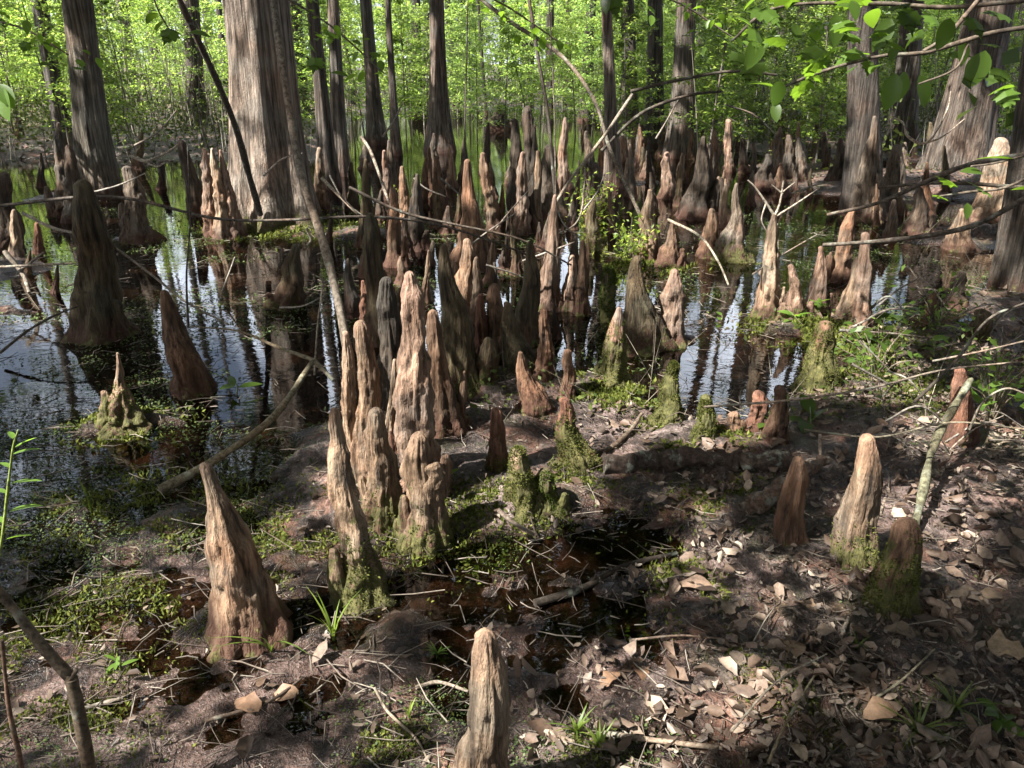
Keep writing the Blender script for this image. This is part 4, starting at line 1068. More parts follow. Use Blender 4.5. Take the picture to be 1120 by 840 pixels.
# logs and sticks on the foreground mud
stick([(660, 508, ('z', 0.03)), (740, 502, ('z', 0.035)), (800, 503, ('z', 0.035)), (872, 508, ('z', 0.035))], 22, 16, 'fallen_log', 'dark rotten log lying behind the wet mud', 'log', (0.22, 0.17, 0.15, 1), seg=28, n=22, wob=0.3)
stick([(815, 556, ('z', 0.03)), (850, 535, ('z', 0.05)), (885, 515, ('z', 0.07)), (905, 503, ('z', 0.08))], 15, 11, 'fallen_log', 'reddish log slanting behind the shaded olive-brown knee', 'log', (0.5, 0.36, 0.3, 1), seg=28, n=22, wob=0.2)
stick([(640, 500), (668, 490), (690, 470, ('z', 0.05)), (702, 452, ('z', 0.08))], 7, 4, 'dead_branch', 'curved stick beside the reddish mossy knee', 'branch', (0.6, 0.5, 0.42, 1))
stick([(585, 660), (640, 642), (680, 620), (740, 605)], 9, 5, 'dead_branch', 'dark wet branch half sunk in foreground mud', 'branch', (0.15, 0.13, 0.11, 1))
stick([(632, 800), (680, 805), (735, 812), (790, 818)], 8, 5, 'dead_branch', 'grey stick lying right of the nearest knee', 'branch', (1.0, 0.92, 0.82, 1))
stick([(592, 796), (610, 806), (628, 812)], 9, 6, 'dead_branch', 'short pale stick end right of the nearest knee', 'branch', (1.1, 1.0, 0.9, 1))
stick([(455, 752), (480, 746), (512, 756)], 5, 3, 'dead_branch', 'bent pale twig left of the nearest knee', 'branch', (1.2, 1.1, 1.0, 1))
stick([(410, 752, ('z', 0.08)), (424, 778), (455, 808), (470, 835)], 4, 2, 'bare_twig', 'curving pale twig in the lower left foreground mud', 'twig', (1.0, 0.95, 0.85, 1))
stick([(545, 558, ('z', 0.09)), (562, 572, ('z', 0.05)), (585, 585)], 6, 4, 'dead_branch', 'grey stick below the short moss-coated knee', 'branch', (0.9, 0.8, 0.75, 1))
stick([(85, 778), (110, 770), (135, 763)], 7, 4, 'dead_branch', 'short grey stick on the lower left moss', 'branch', (0.9, 0.85, 0.8, 1))
stick([(220, 790), (262, 778), (300, 764), (330, 742)], 5, 3, 'dead_branch', 'thin dark stick across the sunlit red mud', 'branch', (0.4, 0.33, 0.28, 1))
stick([(690, 700), (745, 695), (800, 700)], 3, 2, 'bare_twig', 'thin straight twig on the mud right of centre', 'twig', (0.9, 0.8, 0.72, 1))
stick([(1062, 415, 3.05), (1038, 455, 2.85), (1020, 490, 2.7), (1010, 535, 2.5), (998, 590, 2.3), (985, 660, ('z', 0.02))], 8, 10, 'lichened_branch', 'lichened dead branch leaning down beside the mossy stump', 'branch', (0.62, 0.68, 0.5, 1), seg=10, wob=0.35)
stick([(968, 545, 2.6), (958, 580, 2.4), (945, 635, 2.2), (922, 690, ('z', 0.03))], 4, 4, 'bare_twig', 'upright pale twig right of the straight orange-brown knee', 'twig', (1.2, 1.15, 1.05, 1), seg=6)
stick([(897, 475, 2.95), (896, 505, 2.9), (884, 525, 2.85), (882, 560, 2.8), (878, 600, ('z', 0.02))], 4, 3, 'bare_twig', 'crooked pale twig behind the orange-brown knee', 'twig', (1.1, 1.05, 0.98, 1), seg=6)
stick([(768, 490, 3.1), (772, 520, 3.0), (785, 545, 2.9), (815, 565, 2.8), (845, 578, ('z', 0.03))], 3.5, 2, 'bare_twig', 'thin pale twig arching in front of the rotten log', 'twig', (1.1, 1.05, 0.98, 1), seg=6)
stick([(800, 800, ('z', 0.03)), (850, 745, ('z', 0.1)), (905, 715, ('z', 0.12))], 3.5, 2, 'bare_twig', 'straight grey twig rising from lower right litter', 'twig', (0.9, 0.85, 0.75, 1), seg=6)
stick([(840, 835), (860, 790, ('z', 0.06)), (890, 740, ('z', 0.1))], 4, 2.5, 'bare_twig', 'olive twig leaning at the bottom right of centre', 'twig', (0.75, 0.75, 0.55, 1), seg=6)
stick([(955, 765), (985, 745, ('z', 0.04)), (1022, 710, ('z', 0.07))], 4, 2, 'bare_twig', 'green-grey twig among the large dead leaves', 'twig', (0.75, 0.75, 0.6, 1), seg=6)
stick([(860, 705), (885, 722), (908, 735)], 5, 4, 'bare_twig', 'short tan twig between two dead leaves', 'twig', (0.9, 0.78, 0.6, 1), seg=6)
# tangle at right
stick([(770, 445, 2.9), (860, 438, 2.85), (950, 425, 2.8), (1030, 405, 2.8), (1125, 395, 2.8)], 3, 2, 'bare_twig', 'long pale twig stretching over the right hand litter', 'twig', (1.1, 1.0, 0.9, 1), seg=6)
stick([(880, 470, 2.6), (960, 478, 2.6), (1040, 462, 2.55), (1125, 470, 2.5)], 2.5, 2, 'bare_twig', 'second long twig just below the stretching pale one', 'twig', (0.9, 0.9, 0.75, 1), seg=6)
stick([(1000, 440, 2.7), (1045, 395, 2.7), (1080, 350, 2.7), (1125, 330, 2.7)], 4, 3, 'bare_twig', 'dark curved twig at right edge above the tangle', 'twig', (0.4, 0.38, 0.35, 1), seg=6)
stick([(1060, 470, 2.5), (1075, 440, 2.5), (1100, 425, 2.5), (1125, 432, 2.5)], 3, 2, 'bare_twig', 'arched grey twig at the right edge of the tangle', 'twig', (0.8, 0.8, 0.75, 1), seg=6)
stick([(1020, 395, 3.0), (1070, 385, 3.0), (1125, 372, 3.0)], 2.5, 2, 'bare_twig', 'thin straight twig beside the rusty split knee', 'twig', (0.9, 0.85, 0.8, 1), seg=6)
stick([(900, 268, 3.2), (980, 262, 3.1), (1060, 248, 3.0), (1125, 215, 2.9)], 5, 6, 'dead_branch', 'dark branch reaching in from right over the water', 'branch', (0.42, 0.38, 0.35, 1), seg=7)
stick([(905, 235, 3.4), (960, 222, 3.3), (1010, 200, 3.2), (1060, 180, 3.1), (1125, 168, 3.0)], 4, 6, 'dead_branch', 'upper dark branch reaching in from right edge', 'branch', (0.4, 0.36, 0.33, 1), seg=7)
stick([(960, 205, 3.3), (1040, 200, 3.2), (1125, 206, 3.1)], 3, 5, 'dead_branch', 'nearly level branch between two dark right branches', 'branch', (0.42, 0.4, 0.35, 1), seg=6)
stick([(1006, 158, 7.5), (1020, 150, 7.5), (1036, 120, 7.5), (1040, 100, 7.5)], 2.5, 1.5, 'bare_twig', 'white forked twig by the massive buttressed trunk', 'twig', (1.6, 1.5, 1.4, 1), seg=5,
      extra=[([(1006, 158, 7.5), (1030, 150, 7.5), (1055, 130, 7.5)], 2.5, 1.2), ([(1006, 158, 7.5), (992, 148, 7.5), (988, 135, 7.5), (976, 128, 7.5)], 3, 2)])
stick([(142, 170, 6.9), (160, 176, 6.9), (185, 165, 6.9), (195, 158, 6.9)], 3.5, 2, 'dead_branch', 'whitened branch beside the jagged-topped grey knee', 'branch', (1.5, 1.45, 1.35, 1), seg=6,
      extra=[([(150, 172, 6.9), (170, 182, 6.9), (180, 178, 6.9)], 2.5, 1.5)])
stick([(395, 150, 8.5), (405, 165, 8.3), (418, 200, 8.0), (435, 250, 7.6)], 4, 3, 'dead_branch', 'pale diagonal branch in the left back belt', 'branch', (1.3, 1.2, 1.1, 1), seg=6)
stick([(352, 195, 8.0), (372, 215, 7.8), (392, 235, 7.6)], 4, 3, 'dead_branch', 'pale stick leaning at the great cypress foot', 'branch', (1.1, 1.05, 0.95, 1), seg=6)
stick([(335, 250, 6.8), (340, 262, 6.8), (336, 268, 6.8)], 3.5, 2.5, 'bare_twig', 'white curl of twig on the bank below the great cypress', 'twig', (1.6, 1.5, 1.4, 1), seg=6)
stick([(5, 275, 5.5), (25, 300, 5.4), (32, 320, 5.3)], 6, 4, 'dead_branch', 'forked grey branch in the left edge debris', 'branch', (0.9, 0.85, 0.78, 1), seg=6,
      extra=[([(22, 296, 5.4), (48, 276, 5.4)], 3, 2), ([(0, 292, 5.4), (80, 288, 5.3)], 3, 2)])
stick([(0, 386, 4.2), (30, 362, 4.3), (60, 345, 4.4), (85, 335, 4.5)], 3.5, 2, 'dead_branch', 'thin dark branch arching above the left water', 'branch', (0.4, 0.36, 0.3, 1), seg=6)
stick([(206, 358, 4.2), (204, 300, 4.3), (208, 240, 4.4), (205, 160, 4.6)], 2.5, 1.5, 'upright_stem', 'hair-thin dark stem rising from the blue channel', 'stem', (0.3, 0.28, 0.25, 1), seg=5)
stick([(344, 410, 3.9), (348, 350, 3.9), (353, 310, 3.9), (343, 300, 3.9)], 2.5, 1.5, 'upright_stem', 'pale hooked thin stem left of the bulb-headed knee', 'stem', (1.2, 1.15, 1.0, 1), seg=5)
stick([(640, 185, 6.8), (633, 240, 6.6), (600, 260, 6.5)], 2.5, 1.5, 'bare_twig', 'thin twig hanging beside the tall slender cone', 'twig', (1.0, 0.95, 0.9, 1), seg=5)
fr2 = random.Random(3)
for (px, py, L, a, Yy) in [(540, 250, 60, 35, 6.2), (500, 210, 50, -40, 7.2), (560, 230, 55, 50, 6.5), (620, 240, 55, -55, 6.0), (650, 210, 45, 60, 7.0), (470, 205, 40, -30, 7.5), (430, 130, 45, 60, 9), (380, 215, 60, -50, 7.0), (310, 180, 50, 30, 7), (130, 200, 60, 20, 7), (170, 140, 60, 40, 9), (600, 275, 60, 20, 5.2), (820, 130, 60, -30, 10), (730, 130, 50, 60, 10), (890, 205, 50, 15, 7), (560, 300, 60, -20, 5), (330, 330, 50, 15, 4.6), (100, 300, 60, 25, 5), (250, 300, 40, 70, 5.5)]:
    a = math.radians(a); dx, dy = math.cos(a) * L / 2, math.sin(a) * L / 2
    stick([(px - dx, py + dy, Yy), (px + fr2.uniform(-5, 5), py + fr2.uniform(-6, 6), Yy), (px + dx, py - dy, Yy)], 2.4, 1.3, 'bare_twig', 'thin bare twig tangled among the swamp knees', 'twig', (fr2.uniform(0.5, 1.5),) * 3 + (1,), seg=5, group='thin twigs tangled among the knees')

# bottom left bare sapling, close to the camera
stick([(108, 900, 1.25), (92, 810, 1.25), (78, 742, 1.25)], 15, 13, 'bare_sapling', 'bare brown forked sapling close up at the bottom left corner', 'sapling', (0.55, 0.46, 0.36, 1), seg=10, wob=0.1,
      extra=[([(78, 742, 1.25), (45, 705, 1.27), (10, 660, 1.3), (-20, 625, 1.3)], 12, 9), ([(78, 742, 1.25), (84, 732, 1.25)], 7, 4)])
stick([(35, 905, 1.2), (22, 830, 1.2), (10, 775, 1.2), (2, 700, 1.2)], 7, 4, 'bare_sapling', 'thin reddish bare stem in the bottom left corner', 'sapling', (0.7, 0.5, 0.4, 1), seg=7)

# ------------------------------------------------------------------ near leaves: maple branch, sprouts
def lobed_leaf(L):
    half = [(0.0, 0.0), (0.10, 0.10), (0.30, 0.03), (0.27, 0.20), (0.46, 0.34), (0.33, 0.42), (0.36, 0.62), (0.22, 0.60), (0.17, 0.80), (0.09, 0.78), (0.0, 1.05)]
    g = Geo()
    R = np.array([(x, y, -0.5 * x * x + 0.06 * math.sin(y * 4)) for x, y in half]) * L
    Lf = R * np.array([-1, 1, 1])
    mid = np.array([(0, y, 0.06 * math.sin(y * 4) + 0.0) for x, y in half]) * L
    n = len(half)
    for side in (R, Lf):
        V = np.concatenate([mid, side])
        F = [[i, i + 1, n + i + 1, n + i] for i in range(n - 1)]
        g.add(V, F)
    return g
def oval_leaf(L, w=0.5):
    g = Geo()
    t = np.linspace(0, 1, 9)
    ww = w * 0.5 * np.sin(PI * t ** 0.85) ** 0.8
    mid = np.c_[np.zeros(9), t, -0.18 * t * t] * L
    R = np.c_[ww, t, -0.18 * t * t + ww * 0.25] * L
    Lf = np.c_[-ww, t, -0.18 * t * t + ww * 0.25] * L
    g.add(np.concatenate([Lf, mid, R]), [[k * 9 + i, k * 9 + i + 1, (k + 1) * 9 + i + 1, (k + 1) * 9 + i] for k in (0, 1) for i in range(8)])
    return g
ML = lobed_leaf(1.0).mesh('leaf'); ML.materials.append(M['maple'])
OL = oval_leaf(1.0, 0.55).mesh('leaf'); OL.materials.append(M['maple'])
NL = oval_leaf(1.0, 0.32).mesh('leaf'); NL.materials.append(M['maple'])

from mathutils import Vector, Matrix, Euler
def put_leaf(parent, me, pos, L, rot, color=(1, 1, 1, 1)):
    o = bpy.data.objects.new('leaf', me); COL.objects.link(o)
    o.parent = parent
    o.location = [float(a) for a in pos]; o.rotation_euler = rot; o.scale = (L, L, L); o.color = color
    return o

def leafy_branch(name, label, cat, stems, lv, tint=(0.5, 0.45, 0.4, 1)):
    """stems: list of (points (px,py,Y), w0, w1); lv: (px, py, Y, size_px, kind, yaw_deg, tilt_deg, colour)"""
    p0 = inplane(*stems[0][0][0])
    root = empty(name, p0)
    g = Geo()
    for pts, w0, w1 in stems:
        W = np.array([inplane(*p) for p in pts]); s = mpp(W[len(W) // 2])
        merge(g, tube(W - p0, w0 * s / 2, w1 * s / 2, 7, 6, 0.15, 2))
    link('stem', g.mesh('stem'), M['branch'], root, color=tint)
    for (px, py, Yv, sz, kind, yaw, tilt, c) in lv:
        p = inplane(px, py, Yv)
        s = mpp(p)
        put_leaf(root, {'m': ML, 'o': OL, 'n': NL}[kind], p - p0, sz * s, (math.radians(tilt), math.radians(fr2.uniform(-25, 25)), math.radians(yaw)), (c, c, c * 0.9, 1))
    tag(root, label, cat)
    for k in range(0):
        pass
    return root

Yb = 2.0
rl = []
for (px, py, sz, kind, yaw, tilt, c) in [
    (905, 72, 44, 'm', 20, 50, 1.5), (898, 92, 44, 'm', 100, 40, 1.5), (885, 80, 34, 'm', 200, 40, 1.2), (832, 38, 46, 'o', 190, -70, .7), (805, 52, 50, 'm', 110, 20, 1.0), (828, 66, 44, 'm', 160, -40, .9), (845, 95, 40, 'o', 110, 15, 1.0),
    (848, 112, 26, 'o', 170, -60, .8), (975, 20, 44, 'o', 150, -70, .6), (988, 12, 40, 'm', 200, -50, .6), (980, 80, 46, 'o', 150, -75, .8), (990, 78, 42, 'o', 190, -70, .7), (1005, 82, 44, 'o', 205, -75, .7), (985, 40, 40, 'm', 90, 20, 1.0), (1040, 20, 42, 'o', 170, -65, .8), (1060, 18, 40, 'm', 210, -45, .7), (1078, 55, 46, 'o', 180, -70, .7), (1070, 58, 40, 'o', 120, -70, .7), (1052, 42, 36, 'o', 200, -60, .8), (1095, 75, 36, 'm', 150, -30, 1.0),
    (1105, 20, 46, 'm', 100, 10, .8), (935, 8, 44, 'm', 130, 20, .8), (915, 15, 44, 'o', 190, -60, .6), (870, 5, 50, 'm', 90, 20, .8), (1025, 5, 46, 'm', 20, 30, .8), (1110, 95, 34, 'o', 90, -10, 1.2), (860, 50, 36, 'm', 60, 30, 1.1), (950, 60, 40, 'o', 110, 10, .9), (1000, 30, 40, 'm', 10, 50, .9), (820, 8, 44, 'm', 240, -30, .8), (930, 68, 30, 'm', 330, 40, 1.2)]:
    rl.append((px, py, Yb + fr2.uniform(-0.25, 0.25), sz * 0.85, kind, yaw + fr2.uniform(-15, 15), tilt, c * 1.2))
for k in range(46):
    px_ = fr2.choice([fr2.uniform(800, 1015), fr2.uniform(930, 1120), fr2.uniform(820, 940)]); py_ = fr2.uniform(-5, 100) * (0.6 if px_ < 850 else 1)
    rl.append((px_, py_, Yb + fr2.uniform(-0.3, 0.4), fr2.uniform(20, 34), fr2.choice('mmmmo'), fr2.uniform(0, 360), fr2.uniform(-60, 60), fr2.uniform(.8, 1.6)))
leafy_branch('maple_branch', 'overhanging branch of lobed green leaves at the top right', 'branch',
             [([(1140, 28, 2.0), (1090, 35, 2.0), (1045, 48, 2.0), (1010, 58, 2.0), (960, 62, 2.0), (900, 78, 2.0), (850, 98, 2.0)], 6, 3),
              ([(1080, -12, 2.0), (1060, 12, 2.0), (1035, 40, 2.0), (1010, 56, 2.0)], 6, 4), ([(1140, -2, 2.1), (1040, 8, 2.1), (960, 4, 2.1), (850, 8, 2.1), (800, 45, 2.1)], 6, 3),
              ([(1060, 45, 2.0), (1045, 75, 2.0), (1005, 92, 2.0)], 3, 2)], rl)
leafy_branch('leafy_twig', 'low twig with bright leaves hanging over the right bank', 'twig',
             [([(1140, 185, 2.6), (1100, 205, 2.6), (1060, 210, 2.6), (1025, 215, 2.6)], 4, 2), ([(1140, 165, 2.6), (1090, 178, 2.6), (1062, 182, 2.6)], 3, 2)],
             [(1045, 205, 2.6, 26, 'm', 90, 30, 1.5), (1032, 218, 2.6, 22, 'm', 120, 20, 1.4), (1085, 215, 2.6, 30, 'm', 60, 30, 1.5), (1105, 208, 2.6, 34, 'o', 250, 10, 1.0), (1110, 175, 2.6, 40, 'n', 80, 10, .9), (1075, 190, 2.6, 26, 'o', 90, 15, 1.0), (1058, 222, 2.6, 18, 'o', 180, -60, .8)])
leafy_branch('leafy_twig', 'thin twig with a lobed leaf hanging at the top centre', 'twig', [([(664, -20, 2.4), (666, -5, 2.4), (668, 2, 2.4)], 2, 1.5)], [(669, -6, 2.4, 26, 'm', 185, -70, .6), (664, -8, 2.4, 24, 'o', 150, -60, .5)])
leafy_branch('leafy_twig', 'thin twig with two green leaves near the great cypress top', 'twig', [([(165, -10, 3.4), (175, 15, 3.4), (190, 40, 3.4)], 2.5, 1.5)], [(190, 32, 3.4, 26, 'm', 180, -40, 1.0), (182, 22, 3.4, 22, 'o', 70, -20, .8), (205, 36, 3.4, 26, 'o', 260, 0, 1.0), (172, 14, 3.4, 22, 'o', 60, -20, .7)])
leafy_branch('leafy_twig', 'leafy twig end entering at the left edge', 'twig', [([(-20, 85, 2.0), (0, 95, 2.0), (8, 104, 2.0)], 2.5, 1.5)], [(2, 96, 2.0, 38, 'o', 170, -60, 1.4), (-4, 92, 2.0, 34, 'o', 220, -40, 1.2)])
leafy_branch('leafy_twig', 'leafy twig in shade right of the leaning stem', 'twig', [([(335, 62, 3.8), (345, 72, 3.8), (356, 80, 3.8)], 2, 1.5)], [(346, 62, 3.8, 26, 'm', 180, -40, 1.2), (356, 74, 3.8, 24, 'o', 100, 0, 1.1), (360, 80, 3.8, 24, 'o', 250, 0, 1.1)])
for (x0, y0, x1, y1, Yv, lb) in [(-20, 20, 75, 60, 3.5, 'spray of small bright leaves at the top left corner'), (300, -10, 420, 80, 4.2, 'spray of small leaves hanging right of the great cypress'), (490, -20, 610, 45, 5.0, 'spray of small leaves at the top edge above the conical stump'), (690, -15, 800, 40, 4.0, 'spray of small leaves at the top edge left of the maple branch')]:
    lv_ = []
    for k in range(34):
        t_ = fr2.uniform(0.1, 1.05)
        lv_.append((x0 + (x1 - x0) * t_ + fr2.gauss(0, 14), y0 + (y1 - y0) * t_ + fr2.gauss(0, 10), Yv + fr2.gauss(0, .1), fr2.uniform(9, 17), fr2.choice('oom'), fr2.uniform(0, 360), fr2.uniform(-60, 40), fr2.uniform(.9, 1.7)))
    leafy_branch('leafy_twig', lb, 'twig', [([(x0, y0, Yv), ((x0 + x1) / 2, (y0 + y1) / 2 - 8, Yv), (x1, y1, Yv)], 3, 1.5)], lv_)
# yellow-green sprout near the left edge
sl = []
for (px, py, yaw, sz) in [(12, 498, -60, 28), (12, 512, 60, 22), (16, 490, -25, 26), (14, 480, 40, 22), (10, 530, -80, 34), (8, 540, 70, 26), (9, 560, -70, 34), (6, 572, 60, 22), (6, 590, -75, 26), (3, 600, 80, 26)]:
    sl.append((px, py, 1.5, sz, 'n', yaw, 12, 1.9))
leafy_branch('green_sprout', 'yellow-green leafy sprout close up at the left edge', 'plant', [([(-12, 660, 1.5), (2, 590, 1.5), (8, 540, 1.5), (14, 492, 1.5), (20, 470, 1.5)], 4, 2)], sl, (0.9, 1.3, 0.3, 1))
# small leafy plants
for (px, py, lb, h, nlf, szr, kind, c) in [
    (485, 545, 'small plant with bright leaves beside the dome-topped knee', 22, 5, 20, 'o', 1.6), (258, 432, 'small green seedling in front of the olive branch', 12, 3, 26, 'n', 1.2),
    (842, 480, 'broad pale green leaves before the narrow-necked knee', 26, 3, 24, 'o', 1.0), (885, 475, 'large shaded green leaves at the end of the rotten log', 30, 4, 30, 'o', 0.8),
    (1065, 378, 'pair of large green leaves near the round-topped olive knee', 22, 4, 28, 'n', 1.3), (1090, 800, 'low leafy plant in the bottom right corner', 22, 7, 26, 'o', 0.9), (1075, 455, 'single bright green leaf plant by the rusty split knee', 22, 3, 20, 'o', 1.5),
    (720, 470, 'small seedling next to the twisted mossy knee', 14, 4, 14, 'n', 1.3), (130, 738, 'wilted pale sprout on lower left moss', 20, 5, 18, 'n', 1.7), (788, 350, 'tiny green leaf plant in glittering water', 6, 2, 10, 'o', 1.2),
    (985, 360, 'dark green leaf plant right of the mossy islet', 24, 5, 26, 'o', 0.7), (905, 400, 'yellowish leafy plant by the dark mossy stump', 20, 6, 18, 'o', 1.2), (1020, 395, 'leafy plant amid the right tangle', 24, 5, 22, 'o', 0.9), (950, 380, 'small leafy plant below the pink knobby-headed knee', 18, 6, 16, 'o', 1.1), (870, 358, 'fresh green plant at the foot of the pink swollen knee', 14, 8, 18, 'n', 1.7), (895, 345, 'fresh green plant under the light brown tapered knee', 14, 7, 18, 'n', 1.6)]:
    b = at(px, py); Yp = b[1]
    lv = []
    for k in range(nlf):
        a = fr2.uniform(0, 360); q = fr2.uniform(0.4, 1.0)
        lv.append((px + fr2.uniform(-4, 4), py - h * q, Yp + fr2.uniform(-.02, .02), szr * fr2.uniform(.7, 1.1), kind, k * 137 + a * 0.1, fr2.uniform(0, 40), c))
    leafy_branch('small_plant', lb, 'plant', [([(px, py + 3, Yp), (px + 2, py - h * .5, Yp), (px + 1, py - h, Yp)], 2, 1.2)], lv, (0.7, 0.9, 0.4, 1))

# pale green shrub in the middle
def shrub(px, py, hpx, wpx, label, n, lsize, tint, nst=9):
    b = at(px, py); s = mpp(b); h, w = hpx * s, wpx * s
    o = empty('green_shrub', (b[0], b[1], gz(b)))
    g = Geo(); C = []
    for k in range(nst):
        a = rng.random() * 6.28; e = np.array([math.cos(a) * w * .5 * rng.random() ** .5, math.sin(a) * w * .4, h * rng.uniform(.45, 1.0)])
        merge(g, tube([(0, 0, -.05), e * np.array([.4, .4, .6]), e], 0.006, 0.002, 4, 4))
        for q in range(n // nst):
            t = rng.uniform(.35, 1.05)
            C.append(e * np.array([t * .9, t * .9, t]) + rng.normal(size=3) * np.array([.09, .09, .05]) * w * 1.1)
    link('stem', g.mesh('stem'), M['branch'], o, color=(0.7, 0.65, 0.55, 1))
    f = Geo().add(*leaves(np.array(C), lsize, 1.5, .5))
    link('foliage', f.mesh('foliage', False), M['leaf'], o, color=tint)
    tag(o, label, 'shrub')
shrub(648, 240, 75, 70, 'pale green small-leaved shrub amid the middle knees', 320, 0.055, (1.5, 1.3, 1.2, 1))
shrub(688, 285, 62, 60, 'low leafy shrub at the foot of the clean tan cone', 260, 0.05, (1.4, 1.25, 1.1, 1))
shrub(440, 215, 30, 24, 'little yellow-green shrub in the left back belt', 60, 0.05, (1.5, 1.3, 1.2, 1))
shrub(958, 410, 60, 110, 'tangled leafy bush right of the dark mossy stump', 150, 0.05, (0.9, 0.9, 0.9, 1), 16)
shrub(1080, 470, 110, 130, 'twiggy bush at right edge with sparse leaves', 150, 0.055, (0.9, 0.95, 0.9, 1), 22)
shrub(360, 235, 34, 46, 'leafy shrub growing on the bank of the great cypress', 80, 0.05, (1.1, 1.1, 1.0, 1))

shrub(1020, 372, 60, 120, 'low shrub on the right flat behind the twig tangle', 110, 0.045, (0.9, 0.95, 0.9, 1), 18)
for k in range(22):
    px, py = fr2.uniform(960, 1120), fr2.uniform(330, 500); b = at(px, py)
    L = fr2.uniform(40, 110); a = fr2.uniform(-0.9, 0.9)
    stick([(px - L / 2 * math.cos(a), py - 12 + L / 2 * math.sin(a), b[1] - .05), (px, py - 22 + fr2.uniform(-14, 10), b[1] - .1), (px + L / 2 * math.cos(a), py - 12 - L / 2 * math.sin(a), b[1] - .05)], fr2.uniform(1.8, 3.2), 1.2, 'bare_twig', 'thin curved twig in the tangle at the right edge', 'twig', (fr2.uniform(0.5, 1.4),) * 3 + (1,), seg=5, group='twigs of the right edge tangle')
# grass tufts
def grass(px, py, hpx, nb, label, tint=(1, 1, 1, 1), spread=0.5):
    b = at(px, py); s = mpp(b); h = hpx * s
    g = Geo()
    for k in range(nb):
        a = rng.random() * 6.28; L = h * rng.uniform(.6, 1.15)
        d = np.array([math.cos(a), math.sin(a), 0]); sp = spread * rng.uniform(.4, 1.2)
        t = np.linspace(0, 1, 6)
        c = d * (sp * L * t ** 1.8)[:, None] + np.c_[0 * t, 0 * t, L * (t - .35 * sp * t ** 2.5)]
        lat = np.array([-d[1], d[0], 0]) * 0.004
        ww = (1 - t ** 2)[:, None] * 1.0 + .05
        V = np.concatenate([c - lat * ww, c + lat * ww])
        g.add(V, [[i, i + 1, 6 + i + 1, 6 + i] for i in range(5)])
    o = link('grass_tuft', g.mesh('grass_tuft'), M['grass'], loc=(b[0], b[1], gz(b) - .005), color=tint)
    tag(o, label, 'grass tuft')
grass(365, 700, 62, 9, 'bright grass tuft beside the leaning knob-headed knee', (1.6, 1.5, 1.1, 1))
grass(297, 715, 62, 4, 'long bent grass blades right of the stout brown knee', (1.0, .95, .8, 1), 1.0)
grass(630, 815, 38, 16, 'bright tuft right of the nearest knee', (1.5, 1.4, 1.1, 1), .8)
grass(478, 715, 20, 22, 'small fine green tuft in the wet centre mud', (0.8, .9, .7, 1), .9)
grass(655, 830, 34, 14, 'second bright tuft right of the nearest knee, lower', (1.4, 1.3, 1.0, 1), .8)
grass(448, 790, 30, 4, 'two pale blades left of the nearest knee', (1.6, 1.5, 1.2, 1), .4)
grass(935, 720, 24, 6, 'thin grass blades in the right litter', (0.8, .8, .7, 1), .8)
grass(1000, 815, 50, 18, 'arching olive grass at the bottom right', (0.9, .8, .7, 1), 1.2)
grass(1040, 790, 40, 12, 'sparse grass beside the corner plant', (0.8, .75, .6, 1), 1.2)
grass(100, 560, 60, 3, 'lone upright grass stalk in the left shallows', (0.9, .9, .7, 1), .2)

